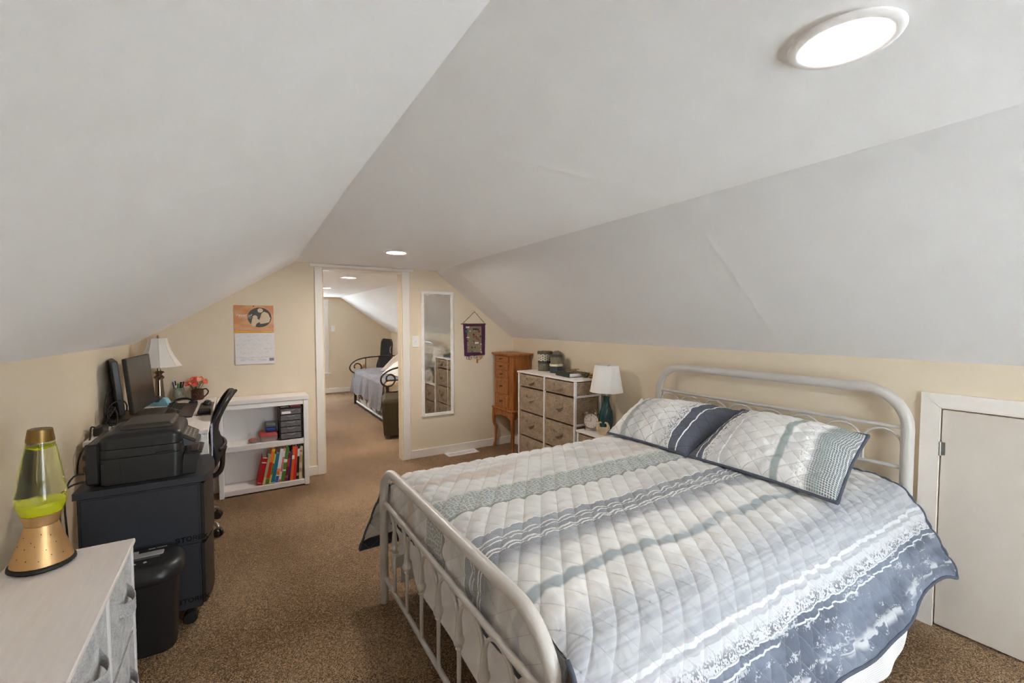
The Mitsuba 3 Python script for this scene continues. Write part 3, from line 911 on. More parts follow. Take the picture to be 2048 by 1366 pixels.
# ------------------------------------------------------------------ lava lamp
LX, LY = -0.548, 1.985
ZL0 = 0.64
lv = thing("lava_lamp", "lava lamp with yellow-green wax on a gold cone base", "lava lamp")
lean = lambda m: rot(m, 1.3, [0.3, 1, 0], (LX, LY, ZL0))          # it stands slightly out of plumb
turn = lambda prof, n=72: lean(lathe(prof, n, (LX, LY, 0)))
obj("foot_ring", turn([(0.0, ZL0 + 0.003), (0.074, ZL0 + 0.003), (0.080, ZL0 + 0.008), (0.079, ZL0 + 0.016), (0.070, ZL0 + 0.020), (0.0, ZL0 + 0.020)]), black_matte, lv, smooth=50, label="black rubber foot ring")
cone = obj("lower_cone", turn([(0.0, ZL0 + 0.019), (0.0735, ZL0 + 0.019), (0.0735, ZL0 + 0.022), (0.0388, ZL0 + 0.137), (0.0, ZL0 + 0.137)]), gold, lv, smooth=40, label="pierced brushed gold cone")
obj("upper_cone", turn([(0.0, ZL0 + 0.1375), (0.0380, ZL0 + 0.1375), (0.0392, ZL0 + 0.140), (0.0500, ZL0 + 0.173), (0.0485, ZL0 + 0.173), (0.0, ZL0 + 0.155)]), gold, lv, smooth=40)
holes = []
for k, (az, hz) in enumerate([(-150, .11), (-120, .095), (-95, .115), (-70, .108), (-135, .078), (-110, .083), (-85, .068), (-60, .083), (-150, .05), (-125, .045), (-100, .04), (-75, .05), (-50, .045), (-165, .083)]):
    az = math.radians(az + 18)
    r = 0.0735 - (hz - 0.022) * (0.0347 / 0.115) + 0.0003
    holes.append(lean(move(trimesh.creation.icosphere(1, 0.0014), (LX + r * math.cos(az), LY + r * math.sin(az), ZL0 + hz))))
stuff(obj("pin_holes", cat(*holes), black_matte, cone))
zb0 = ZL0 + 0.168
gl = rounded([(0.0478, zb0), (0.0525, zb0 + 0.014), (0.0600, zb0 + 0.036), (0.0617, zb0 + 0.050), (0.0590, zb0 + 0.075), (0.0520, zb0 + 0.120), (0.0440, zb0 + 0.170), (0.0360, zb0 + 0.215), (0.0322, zb0 + 0.236)], 5)
obj("bottle", turn([(0.0, zb0)] + [tuple(p) for p in gl] + [(0.0, zb0 + 0.2365)]), "mat_liquid", lv, smooth=60, label="clear glass bottle of yellowish liquid")
gi = np.array(gl)
low = [(0.0, zb0 + 0.003)] + [(r - 0.0025, z) for r, z in gi if zb0 + 0.003 < z < zb0 + 0.040]
low += [(low[-1][0] * 0.96, zb0 + 0.044), (low[-1][0] * 0.5, zb0 + 0.047), (0.0, zb0 + 0.046)]
obj("wax", turn(low, 56), glow_green, lv, smooth=60, label="settled yellow-green wax")
obj("wax", turn([(0.0, zb0 + 0.208), (0.014, zb0 + 0.209), (0.024, zb0 + 0.213), (0.0285, zb0 + 0.218), (0.022, zb0 + 0.2205), (0.0, zb0 + 0.221)], 40), glow_green, lv, smooth=60)
zc0 = zb0 + 0.2345
obj("cap", turn([(0.0, zc0), (0.0335, zc0), (0.0338, zc0 + 0.003), (0.0288, zc0 + 0.038), (0.0275, zc0 + 0.0395), (0.0, zc0 + 0.0405)]), brass, lv, smooth=40, label="dark brass cap")

# ------------------------------------------------------------------ rolling cart
ct = thing("storage_cart", "black two-drawer rolling storage cart carrying the printer", "storage cart")


def bulge_plan(x0, x1, y0, y1, bulge, n=14):
    p = [(x0, y0), (x1, y0)]
    for s in np.linspace(0, 1, n)[1:-1]:
        p.append((x1 + bulge * math.sin(math.pi * s) ** 0.8, y0 + (y1 - y0) * s))
    return p + [(x1, y1), (x0, y1)]


CY0, CY1 = 2.51, 2.90
obj("top", extrude(bulge_plan(-0.597, -0.143, CY0 - 0.006, CY1 + 0.006, 0.032), 0.028).apply_translation([0, 0, 0.677]), charcoal, ct)
obj("upper_body", cat(box(-0.585, -0.16, CY0, CY1, 0.388, 0.676, 0.004), box(-0.575, -0.168, CY0 - 0.004, CY0 + 0.01, 0.40, 0.668, 0.003)), charcoal, ct)
obj("upper_drawer", extrude(bulge_plan(-0.159, -0.147, CY0 + 0.002, CY1 - 0.002, 0.028), 0.270).apply_translation([0, 0, 0.398]), black_plastic, ct)
obj("lower_body", cat(box(-0.580, -0.163, CY0 + 0.004, CY1 - 0.004, 0.078, 0.386, 0.004), box(-0.570, -0.172, CY0, CY0 + 0.012, 0.082, 0.376, 0.003)), charcoal, ct)
obj("lower_drawer", extrude(bulge_plan(-0.162, -0.150, CY0 + 0.004, CY1 - 0.004, 0.026), 0.285).apply_translation([0, 0, 0.095]), black_plastic, ct)
for z in (0.408, 0.115):
    obj("embossed_name", text("STOREX", 0.020, (-0.262, CY0 - 0.0045 + (0.004 if z < 0.2 else 0), z), (1, 0, 0), (0, 0, 1), 0.0008, True, 1.15), black_gloss, ct, label="embossed black lettering")
for x in (-0.215, -0.53):
    for y in (2.545, 2.86):
        w = obj("caster", cat(move(rot(lathe([(0, -0.008), (0.026, -0.008), (0.0285, -0.004), (0.0285, 0.004), (0.026, 0.008), (0, 0.008)], 28), 90, [1, 0, 0], [0, 0, 0]), (x, y - 0.012, 0.0295)),
                         move(rot(lathe([(0, -0.008), (0.026, -0.008), (0.0285, -0.004), (0.0285, 0.004), (0.026, 0.008), (0, 0.008)], 28), 90, [1, 0, 0], [0, 0, 0]), (x, y + 0.012, 0.0295)),
                         box(x - 0.012, x + 0.02, y - 0.004, y + 0.004, 0.03, 0.062, 0.002), tube([(x + 0.012, y, 0.055), (x + 0.012, y, 0.08)], 0.006, 10)), black_plastic, ct, smooth=40)

# ------------------------------------------------------------------ printer
pr = thing("printer", "black all-in-one printer standing on the rolling cart", "printer")
PY0, PY1 = 2.545, 2.90


def pbody(x0, x1, z0, z1, r, inset=0.0):
    return loft([(rrect(x0 + inset, x1 - inset, PY0 + inset, PY1 - inset, r), z0), (rrect(x0, x1, PY0, PY1, r), z0 + 0.004), (rrect(x0, x1, PY0, PY1, r), z1 - 0.003), (rrect(x0 + 0.002, x1 - 0.002, PY0 + 0.002, PY1 - 0.002, r), z1)])


obj("base", pbody(-0.522, -0.228, 0.7055, 0.822, 0.035, 0.004), black_plastic, pr, smooth=35)
obj("middle_band", pbody(-0.522, -0.227, 0.8245, 0.862, 0.036), black_plastic, pr, smooth=35)
lidrows = [(rrect(-0.520, -0.228, PY0, PY1, 0.036), 0.8645), (rrect(-0.520, -0.228, PY0, PY1, 0.036), 0.898)]
for k in range(1, 7):
    a = math.pi / 2 * k / 6
    ins = 0.034 * (1 - math.cos(a))
    lidrows.append((rrect(-0.520 + ins * 1.2, -0.228 - ins, PY0 + ins, PY1 - ins, 0.036), 0.898 + 0.034 * math.sin(a)))
obj("lid", loft(lidrows), black_plastic, pr, smooth=40)
obj("document_feeder", rbox(-0.46, -0.265, 2.62, 2.88, 0.90, 0.953, 0.02), brown_plastic, pr, smooth=40)
obj("rear_unit", cat(box(-0.566, -0.518, PY0 + 0.012, PY1 - 0.02, 0.715, 0.892, 0.008), box(-0.574, -0.56, PY0 + 0.02, PY1 - 0.03, 0.775, 0.80, 0.004), box(-0.574, -0.56, PY0 + 0.02, PY1 - 0.03, 0.825, 0.85, 0.004)), black_plastic, pr)
obj("side_hatch", cat(box(-0.512, -0.448, PY0 - 0.0025, PY0 + 0.01, 0.716, 0.806, 0.001)), black_plastic, pr)
obj("grip", cat(box(-0.325, -0.255, PY0 - 0.002, PY0 + 0.005, 0.8215, 0.834, 0.002)), black_matte, pr)
pn = rot(box(-0.235, -0.148, 2.60, 2.83, 0.856, 0.872, 0.004), 32, [0, 1, 0], [-0.235, 2.7, 0.90])
pn = move(pn, (0.0, 0, 0.028))
panel = obj("control_panel", pn, brown_plastic, pr)
btn = []
for i in range(4):
    for j in range(5):
        btn.append(box(-0.222 + i * 0.017, -0.214 + i * 0.017, 2.625 + j * 0.036, 2.641 + j * 0.036, 0.8715, 0.8738, 0.001))
btn = [move(rot(b_, 32, [0, 1, 0], [-0.235, 2.7, 0.90]), (0, 0, 0.028)) for b_ in btn]
button_mat = flat(150, 136, 118)
for b_ in btn:
    obj("button", b_, button_mat, panel)
obj("panel_bracket", hull([(-0.23, y, z) for y in (2.61, 2.82) for z in (0.83, 0.87)] + [(-0.168, y, 0.835) for y in (2.62, 2.81)]), black_plastic, pr)
tr = hull([(x, y, z) for y in (2.57, 2.83) for x, z in ((-0.235, 0.707), (-0.182, 0.707), (-0.165, 0.792), (-0.225, 0.80))])
obj("paper_tray", cat(tr, box(-0.225, -0.155, 2.60, 2.80, 0.79, 0.796, 0.002)), black_plastic, pr)
obj("paper_output", box(-0.205, -0.172, 2.63, 2.77, 0.7965, 0.802, 0.002), brown_plastic, pr)


def cable(name, pts, r, label, n=40, mat=black_matte, group=None):
    return single(name, tube(smooth_path(pts, n), r, 8), mat, label, "cable", smooth=True, group=group)


cable("printer_cable", [(-0.572, 2.58, 0.765), (-0.60, 2.575, 0.765), (-0.622, 2.56, 0.73), (-0.628, 2.55, 0.69), (-0.622, 2.53, 0.55), (-0.63, 2.55, 0.35), (-0.66, 2.6, 0.12)], 0.0035, "thin black cord hanging from the back of the printer beside the cart")
cable("power_cable", [(-0.572, 2.57, 0.735), (-0.605, 2.56, 0.73), (-0.64, 2.50, 0.70), (-0.66, 2.44, 0.62), (-0.66, 2.42, 0.45), (-0.67, 2.45, 0.2), (-0.68, 2.5, 0.02)], 0.004, "thicker black cord looping down behind the lava lamp")

# ------------------------------------------------------------------ shredder
sh = thing("paper_shredder", "black paper shredder with a grey feed slot, on the carpet in front of the cart", "paper shredder")
obj("bin", loft([(rrect(-0.555, -0.26, 2.365, 2.485, 0.05), 0.004), (rrect(-0.56, -0.255, 2.36, 2.488, 0.05), 0.012), (rrect(-0.590, -0.232, 2.285, 2.492, 0.07), 0.350)]), black_plastic, sh, smooth=35)
hx0, hx1, hy0, hy1 = -0.606, -0.213, 2.246, 2.50
hd = [(rrect(hx0 + i_, hx1 - i_, hy0 + i_ * 1.2, hy1 - i_ * 0.5, 0.095 - i_), z) for i_, z in ((0.016, 0.352), (0.006, 0.358), (0.001, 0.368), (0.0, 0.380), (0.002, 0.393), (0.008, 0.406), (0.018, 0.416), (0.030, 0.4215), (0.042, 0.424), (0.060, 0.425))]
obj("head", loft(hd), black_plastic, sh, smooth=40, label="rounded glossy head")
obj("feed_slot", cat(box(-0.53, -0.29, 2.385, 2.425, 0.4245, 0.430, 0.002), box(-0.47, -0.38, 2.415, 2.45, 0.4245, 0.431, 0.002)), gray_plastic, sh, label="grey feed slot")
obj("slot", box(-0.52, -0.30, 2.366, 2.384, 0.4245, 0.4268, 0.001), dark_gray, sh)
for x in (-0.45, -0.415, -0.38, -0.345):
    obj("indicator", lathe([(0, 0.4240), (0.0065, 0.4250), (0.005, 0.4268), (0, 0.4272)], 14, (x, 2.335, 0)), gray_plastic, sh)
obj("name_plate", cat(box(-0.35, -0.325, 2.458, 2.464, 0.4248, 0.4262, 0.0004), box(-0.32, -0.285, 2.459, 2.463, 0.4248, 0.4260, 0.0004)), gray_plastic, sh)
ov = [(-0.42 + 0.045 * math.cos(a), 2.335 + 0.10 * 0 + (0.20 - 0.004 - (0.2 + 0.055 * math.sin(a))) * 0.22, 0.20 + 0.055 * math.sin(a)) for a in np.linspace(0, 2 * math.pi, 30, endpoint=False)]
ov = [(x, y - 0.022, z) for x, y, z in ov]
obj("window_rim", tube(ov, 0.003, 8, closed=True), black_gloss, sh, smooth=True)

# ------------------------------------------------------------------ desk and bookcase
ZD = 0.80
dk = thing("desk", "white laminate desk along the left wall, holding the monitors", "desk")
DXB = -0.69
obj("desktop", box(DXB, -0.152, 3.095, 4.425, ZD - 0.026, ZD, 0.003), white_paint, dk)
for (x, y) in ((-0.19, 3.10), (DXB + 0.01, 3.10), (-0.19, 4.38), (DXB + 0.01, 4.38)):
    obj("leg", box(x, x + 0.036, y, y + 0.036, 0, ZD - 0.027, 0.002), white_plain, dk)
obj("apron", box(DXB + 0.02, DXB + 0.035, 3.14, 4.38, ZD - 0.10, ZD - 0.027, 0.002), white_plain, dk)
obj("end_rail", box(DXB + 0.046, -0.19, 3.108, 3.13, ZD - 0.075, ZD - 0.027, 0.002), white_plain, dk)
single("blue_cloth", shell(np.array([[(-0.147 + 0.004 * math.sin(9 * a + 3 * b), 3.16 + 0.22 * a, 0.79 - 0.19 * b) for b in np.linspace(0, 1, 14)] for a in np.linspace(0, 1, 20)]), 0.002), flat(140, 148, 172, rough=0.8), "pale blue cloth hanging over the desk edge by the chair", "cloth", smooth=True)

bk = thing("bookcase", "low white two-tier bookcase against the gable wall left of the doorway", "bookcase")
BX0, BX1, BYF = -0.148, 0.515, 4.205
obj("top", box(BX0, BX1 + 0.006, BYF - 0.006, 4.42, 0.752, 0.788, 0.003), white_paint, bk)
obj("side_panel", box(BX0, BX0 + 0.035, BYF, 4.418, 0, 0.751, 0.003), white_plain, bk)
obj("side_panel", box(BX1 - 0.038, BX1, BYF, 4.418, 0.004, 0.751, 0.003), white_plain, bk)
obj("top_rail", box(BX0 + 0.036, BX1 - 0.039, BYF + 0.002, BYF + 0.022, 0.712, 0.751, 0.002), white_plain, bk)
obj("shelf", box(BX0 + 0.036, BX1 - 0.039, BYF + 0.002, 4.405, 0.368, 0.415, 0.003), white_paint, bk)
obj("shelf", box(BX0 + 0.036, BX1 - 0.039, BYF + 0.002, 4.405, 0.012, 0.056, 0.003), white_paint, bk)
obj("back_panel", box(BX0 + 0.036, BX1 - 0.039, 4.407, 4.414, 0.057, 0.711, 0.001), white_plain, bk)

# books on the lower shelf
BOOKS = [
    ("red hardcover book with white crest, leftmost on the lower shelf", .038, .225, .21, (176, 18, 30), [(.80, .86, (226, 214, 210)), (.06, .09, (230, 220, 216))]),
    ("thin olive and beige book right of the red hardcover", .019, .255, .21, (170, 158, 126), [(.0, .25, (206, 186, 120))]),
    ("tall orange book with red and green ends", .026, .298, .20, (222, 122, 40), [(.0, .16, (58, 124, 48)), (.16, .62, (190, 46, 30)), (.92, 1, (232, 196, 60))]),
    ("thin yellow-green book before the teal one", .013, .25, .20, (196, 188, 90), [(.3, .7, (60, 104, 58))]),
    ("teal blue book in the middle of the row", .028, .252, .19, (28, 112, 142), [(.0, .04, (190, 214, 220))]),
    ("white book with orange and blue blocks on its spine", .026, .286, .175, (220, 220, 224), [(.0, .20, (58, 92, 156)), (.22, .42, (232, 138, 50))]),
    ("thin white book with pink lettering", .017, .288, .165, (228, 218, 214), [(.0, .09, (214, 88, 50)), (.3, .75, (206, 108, 116)), (.92, 1, (236, 130, 50))]),
    ("tall green book with white lettering", .027, .292, .155, (74, 128, 54), [(.30, .36, (226, 232, 220)), (.55, .66, (226, 232, 220))]),
    ("maroon book between the green and navy ones", .023, .245, .145, (118, 28, 52), [(.1, .2, (180, 70, 84)), (.5, .8, (168, 52, 70))]),
    ("navy book with a black lower spine", .017, .262, .12, (46, 52, 96), [(.0, .2, (20, 40, 52))]),
    ("bright orange book right of the navy one", .022, .290, .09, (226, 92, 40), [(.62, .75, (240, 220, 200))]),
    ("red-orange book beside the bright orange one", .022, .290, .08, (214, 64, 42), [(.0, .5, (196, 48, 40))]),
    ("black book with white title", .021, .292, .065, (30, 16, 20), [(.68, .92, (214, 210, 208)), (.1, .2, (150, 140, 130))]),
    ("cream patterned book, rightmost on the shelf", .026, .284, .04, (196, 182, 150), [(.2, .34, (150, 132, 92)), (.5, .75, (168, 146, 100)), (.84, .88, (60, 50, 44))]),
]
xb = 0.112
page_mat = flat(226, 216, 196, rough=0.9)
for lab, w, h, lean, col, bands in BOOKS:
    t = thing("book", lab, "book", "books on the lower shelf")
    cth = math.cos(math.atan(lean))
    xb += w / cth + 0.0012
    at = (xb, 4.3, 0.0575)
    ang = math.degrees(math.atan(lean))
    y0, y1 = 4.222, 4.222 + 0.165
    place = lambda m: rot(m, ang, [0, 1, 0], at)
    cov = cat(box(xb - w, xb - w + 0.002, y0, y1, at[2], at[2] + h, 0.0005), box(xb - 0.002, xb, y0, y1, at[2], at[2] + h, 0.0005), box(xb - w, xb, y0, y0 + 0.0025, at[2], at[2] + h, 0.001))
    obj("cover", place(cov), flat(*col, rough=0.45), t)
    obj("pages", place(box(xb - w + 0.0022, xb - 0.0022, y0 + 0.0028, y1 - 0.004, at[2] + 0.003, at[2] + h - 0.003, 0.0003)), page_mat, t, label="cream pages")
    for (a, b, bc) in bands:
        obj("spine_band", place(box(xb - w + 0.0015, xb - 0.0015, y0 - 0.0005, y0 + 0.001, at[2] + a * h + 0.002, at[2] + b * h - 0.002, 0.0002)), flat(*bc, rough=0.45), t)

# drawer tower on the upper shelf
tw = thing("desk_organizer", "small black tower of five smoky drawers on the upper shelf", "organizer")
OX0, OX1, OY0, OY1 = 0.290, 0.466, 4.215, 4.395
obj("case", cat(box(OX0, OX0 + 0.007, OY0, OY1, 0.4165, 0.690, 0.002), box(OX1 - 0.007, OX1, OY0, OY1, 0.4165, 0.690, 0.002), box(OX0, OX1, OY0 + 0.001, OY1, 0.682, 0.690, 0.002), box(OX0, OX1, OY0 + 0.001, OY1, 0.4165, 0.422, 0.002), box(OX0, OX1, OY1 - 0.006, OY1, 0.418, 0.69, 0.002),
                 *[box(OX0 + 0.006, OX1 - 0.006, OY0 + 0.002, OY1 - 0.004, 0.422 + 0.052 * k - 0.002, 0.422 + 0.052 * k + 0.002, 0.001) for k in range(1, 5)]), black_plastic, tw)
smoky = M("smoky_drawer", lambda p, n, uv: mix(lin(98, 94, 98), lin(122, 117, 120), smoothstep(0.35, 0.85, fbm(p.x * 90, p.y * 40, p.z * 120, 3))), 0.2)
for k in range(5):
    z0 = 0.425 + 0.052 * k
    d = obj("drawer", box(OX0 + 0.009, OX1 - 0.009, OY0 - 0.003, OY1 - 0.01, z0 + 0.0005, z0 + 0.0455, 0.003), smoky, tw)
    lipm = tube([(OX0 + 0.06 + 0.06 * s, OY0 - 0.004 - 0.006 * math.sin(math.pi * s), z0 + 0.041 - 0.006 * math.sin(math.pi * s)) for s in np.linspace(0, 1, 12)], 0.0022, 8)
    obj("lip", lipm, gray_plastic, d, smooth=True)
obj("paper_label", box(OX0 + 0.02, OX0 + 0.088, OY0 - 0.0042, OY0 - 0.003, 0.64, 0.661, 0.0002), white_plain, tw, label="white paper label on the top drawer")
single("pouch", rbox(0.375, 0.458, 4.225, 4.33, 0.6915, 0.708, 0.007), flat(176, 70, 84), "small red pouch on top of the drawer tower", "pouch", smooth=40)
k = thing("black_case", "flat black case with a white strip on top of the drawer tower", "case")
obj("body", rbox(0.296, 0.37, 4.222, 4.36, 0.6915, 0.709, 0.006), black_matte, k, smooth=40)
obj("strip", box(0.30, 0.366, 4.2212, 4.224, 0.697, 0.701, 0.0003), white_plain, k, label="white strip")
k = thing("food_container", "clear plastic container with a red lid on the upper shelf", "container")
obj("box", loft([(rrect(0.150, 0.272, 4.235, 4.385, 0.02), 0.4165), (rrect(0.142, 0.280, 4.228, 4.392, 0.02), 0.462)]), flat(150, 132, 128, rough=0.25), k, smooth=35)
obj("lid", loft([(rrect(0.138, 0.284, 4.224, 4.396, 0.02), 0.4625), (rrect(0.138, 0.284, 4.224, 4.396, 0.02), 0.470), (rrect(0.150, 0.272, 4.236, 4.384, 0.02), 0.488), (rrect(0.17, 0.25, 4.26, 4.36, 0.02), 0.492)]), flat(168, 62, 54, rough=0.3), k, smooth=35, label="translucent red lid")
k = thing("blue_box", "small blue plastic box with a grey lid on top of the red-lidded container", "box")
obj("body", rbox(0.188, 0.268, 4.245, 4.36, 0.4925, 0.530, 0.012), flat(34, 58, 128, rough=0.2), k, smooth=40)
obj("lid", rbox(0.186, 0.270, 4.243, 4.362, 0.5305, 0.566, 0.012), flat(98, 100, 104, rough=0.3), k, smooth=40)
k = thing("candy_bag", "small crumpled red and clear packet on the upper shelf beside the container", "packet")
mm = trimesh.creation.icosphere(3, 1.0)
mm.vertices = mm.vertices * [0.034, 0.045, 0.017] * (0.85 + 0.4 * meshkit.fbm(mm.vertices * 3, 3, 2))[:, None] + [0.095, 4.27, 0.434]
mm.vertices[:, 2] = np.maximum(mm.vertices[:, 2], 0.4165)
obj("bag", mm, flat(146, 120, 104, rough=0.2), k, smooth=False)
obj("seal", tube([(0.068, 4.24, 0.442), (0.085, 4.245, 0.452), (0.105, 4.25, 0.452), (0.125, 4.255, 0.442)], 0.006, 8), flat(186, 74, 70), k, smooth=True, label="red strip")

# ------------------------------------------------------------------ things on the desk
k = thing("desktop_computer", "flat black desktop computer lying on the desk under the monitors", "computer")
obj("case", box(-0.680, -0.415, 3.50, 3.86, ZD + 0.004, ZD + 0.036, 0.004), brown_plastic, k)
obj("front_panel", box(-0.416, -0.408, 3.505, 3.855, ZD + 0.006, ZD + 0.034, 0.003), black_plastic, k)
for x, y in ((-0.66, 3.52), (-0.43, 3.52), (-0.66, 3.84), (-0.43, 3.84)):
    obj("foot", box(x - 0.008, x + 0.008, y - 0.008, y + 0.008, ZD, ZD + 0.005, 0.001), black_matte, k)


def monitor(label, p0, p1, z0, z1, tilt, depth=0.022, hump=0.02):
    """p0 near bottom, p1 far bottom corner (x, y); its screen looks towards +x"""
    t = thing("monitor", label, "monitor", "monitors on the desk")
    p0, p1 = np.array(p0, float), np.array(p1, float)
    w = np.linalg.norm(p1 - p0)
    ang = math.degrees(math.atan2(*(p1 - p0)[::-1])) - 90
    at = (p0[0], p0[1], z0)
    def place(m):
        m = rot(m, -tilt, [0, 1, 0], [0, 0, 0])
        return move(rotz(m, ang, [0, 0, 0]), at)
    h = z1 - z0
    obj("housing", place(cat(box(-depth, 0, 0, w, 0, h, 0.004), box(-depth - hump, -depth + 0.004, w * 0.2, w * 0.8, h * 0.15, h * 0.8, 0.012))), black_plastic, t)
    obj("screen", place(box(-0.001, 0.0008, 0.006, w - 0.006, 0.012, h - 0.006, 0.0003)), screen_mat, t, label="dark matte screen")
    mid = place(trimesh.Trimesh([(-depth - 0.01, w / 2, h * 0.35), (0, 0, 0), (0, 0, 0)], [(0, 1, 2)], process=False)).vertices[0]
    return t, mid


t, mid = monitor("large flat monitor facing the chair, its dark screen turned to the camera", (-0.545, 3.515), (-0.500, 4.02), 0.856, 1.20, 5)
obj("stand", cat(tube([(mid[0] - 0.015, mid[1], ZD + 0.012), (mid[0] - 0.015, mid[1], mid[2] + 0.06)], 0.014, 12), lathe([(0, ZD), (0.085, ZD), (0.085, ZD + 0.006), (0.02, ZD + 0.014), (0, ZD + 0.014)], 36, (mid[0] - 0.015, 3.96, 0)), box(mid[0] - 0.03, mid[0], mid[1], 3.97, ZD + 0.037, ZD + 0.05, 0.003)), black_plastic, t)
t, mid = monitor("second monitor seen edge-on behind the larger one, close to the left wall", (-0.580, 3.49), (-0.655, 3.80), 0.862, 1.19, 5, 0.03, 0.004)
obj("stand", cat(tube([(-0.665, 3.68, ZD + 0.036), (-0.665, 3.68, 0.98)], 0.008, 10), box(-0.675, -0.63, 3.62, 3.74, ZD + 0.0365, ZD + 0.045, 0.003)), black_plastic, t)
for i, pts in enumerate(([(-0.652, 3.44, ZD + 0.006), (-0.662, 3.42, ZD + 0.09), (-0.655, 3.46, ZD + 0.19), (-0.635, 3.6, ZD + 0.22), (-0.63, 3.7, ZD + 0.16)],
                          [(-0.64, 3.46, ZD + 0.006), (-0.655, 3.43, ZD + 0.06), (-0.64, 3.44, ZD + 0.13), (-0.60, 3.49, ZD + 0.15), (-0.58, 3.52, ZD + 0.08)],
                          [(-0.66, 3.40, ZD + 0.006), (-0.635, 3.41, ZD + 0.08), (-0.62, 3.45, ZD + 0.12), (-0.645, 3.48, ZD + 0.10), (-0.65, 3.46, ZD + 0.05), (-0.62, 3.43, ZD + 0.03)],
                          [(-0.66, 3.38, ZD + 0.006), (-0.675, 3.30, ZD + 0.03), (-0.68, 3.22, ZD + 0.05), (-0.672, 3.16, ZD + 0.01), (-0.676, 3.09, ZD - 0.02), (-0.705, 3.06, ZD - 0.15)],
                          [(-0.63, 3.40, ZD + 0.008), (-0.61, 3.44, ZD + 0.07), (-0.635, 3.47, ZD + 0.11), (-0.66, 3.45, ZD + 0.07), (-0.645, 3.42, ZD + 0.04), (-0.615, 3.46, ZD + 0.05)])):
    cable("monitor_cable", pts, 0.0042, ("black cable arching highest in the tangle behind the monitors", "black cable making the middle arch of the tangle behind the monitors", "black cable looped in a small coil at the foot of the tangle behind the monitors", "black cable running from the tangle along the wall and over the desk's near edge", "black cable coiled nearest the monitor stand in the tangle behind the monitors")[i], 50, black_matte, "cables tangled behind the monitors")
k = thing("power_adapter", "black power brick at the wall end of the desk below the cables", "power adapter")
obj("body", rbox(-0.675, -0.63, 3.22, 3.34, ZD + 0.001, ZD + 0.045, 0.008), black_plastic, k, smooth=40)

kb = thing("keyboard", "black computer keyboard with a palm rest on the desk", "keyboard")
obj("base", hull([(x, y, z) for y in (3.545, 4.09) for x, z in ((-0.432, ZD + 0.001), (-0.432, ZD + 0.022), (-0.26, ZD + 0.001), (-0.262, ZD + 0.010), (-0.33, ZD + 0.018))]), black_plastic, kb)
for r in range(5):
    for q in range(15):
        x0 = -0.425 + r * 0.0185
        y0 = 3.555 + q * 0.0355
        zt = ZD + 0.0225 - 0.0036 * r * 0.25 * 0.9
        obj("key", box(x0, x0 + 0.0155, y0, y0 + 0.031, zt - 0.004, zt + 0.003, 0.0012), dark_gray if (q + r) % 9 == 0 else black_matte, kb)
k = thing("headset", "black headset with a glossy arched band lying behind the keyboard", "headset")
arc = [(-0.355 + 0.062 * math.cos(a) * -1, 4.15 + 0.015 * math.sin(a), ZD + 0.008 + 0.034 * math.sin(a)) for a in np.linspace(0.05, math.pi - 0.05, 24)]
obj("band", tube(arc, 0.008, 10), black_gloss, k, smooth=True)
for x in (-0.417, -0.293):
    obj("ear_cup", lathe([(0, 0), (0.026, 0.0), (0.03, 0.006), (0.028, 0.018), (0, 0.02)], 24, (x, 4.145, ZD + 0.001)), black_matte, k, smooth=40)
k = thing("mouse_pad", "dark brown mouse pad with a raised padded rest at the desk's front edge", "mouse pad")
obj("pad", box(-0.262 + 0.02, -0.158, 3.58, 4.12, ZD + 0.0005, ZD + 0.006, 0.002), brown_plastic, k)
obj("rest", rbox(-0.235, -0.165, 3.60, 3.72, ZD + 0.004, ZD + 0.026, 0.009), black_matte, k, smooth=40)
mm = trimesh.creation.icosphere(3, 1.0)
mm.vertices = mm.vertices * [0.030, 0.055, 0.030]
mm.vertices[:, 2] = np.maximum(mm.vertices[:, 2], 0) * 1.1
mm.vertices += [-0.198, 4.02, ZD + 0.0065]
k = thing("computer_mouse", "black computer mouse at the far end of the mouse pad", "computer mouse")
obj("body", mm, black_plastic, k, smooth=40)
obj("wheel", tube([(-0.195, 3.985, ZD + 0.032), (-0.20, 3.985, ZD + 0.032)], 0.006, 10), dark_gray, k, smooth=40)

# bell-shaded lamp
lp = thing("table_lamp", "brushed bronze table lamp with a flared white bell shade on the desk", "lamp")
AX, AY = -0.505, 4.245
col_prof = [(0.0, ZD), (0.062, ZD), (0.062, ZD + 0.010), (0.045, ZD + 0.022), (0.032, ZD + 0.034), (0.040, ZD + 0.042), (0.040, ZD + 0.050), (0.030, ZD + 0.056), (0.027, ZD + 0.10), (0.022, ZD + 0.185), (0.020, ZD + 0.19), (0.030, ZD + 0.198), (0.033, ZD + 0.207), (0.026, ZD + 0.216), (0.018, ZD + 0.222), (0.020, ZD + 0.232), (0.034, ZD + 0.242), (0.030, ZD + 0.248), (0.012, ZD + 0.256), (0.010, ZD + 0.31), (0.0, ZD + 0.31)]
obj("base_column", lathe(col_prof, 40, (AX, AY, 0)), nickel, lp, smooth=45)
zs0, zs1 = 1.085, 1.30
bell = [(0.142, zs0), (0.143, zs0 + 0.004)] + [(0.056 + 0.086 * (1 - s) ** 1.75, zs0 + 0.004 + (zs1 - zs0 - 0.004) * s) for s in np.linspace(0.02, 1, 16)]
inner = [(r - 0.003, z) for r, z in bell[::-1]]
sc_ = lathe(bell + inner + [bell[0]], 8, (AX, AY, 0), rot=math.radians(10))
obj("shade", sc_, shade_bell, lp, smooth=20, label="white panelled bell shade")
for j in range(8):
    a = math.radians(10) + 2 * math.pi * j / 8
    obj("shade_rib", tube([(AX + (r + 0.0008) * math.cos(a), AY + (r + 0.0008) * math.sin(a), z) for r, z in bell[1:]], 0.0022, 6), shade_bell, lp, smooth=True)
obj("finial", lathe([(0, 1.30), (0.005, 1.30), (0.008, 1.31), (0.004, 1.322), (0, 1.324)], 16, (AX, AY, 0)), nickel, lp, smooth=50)
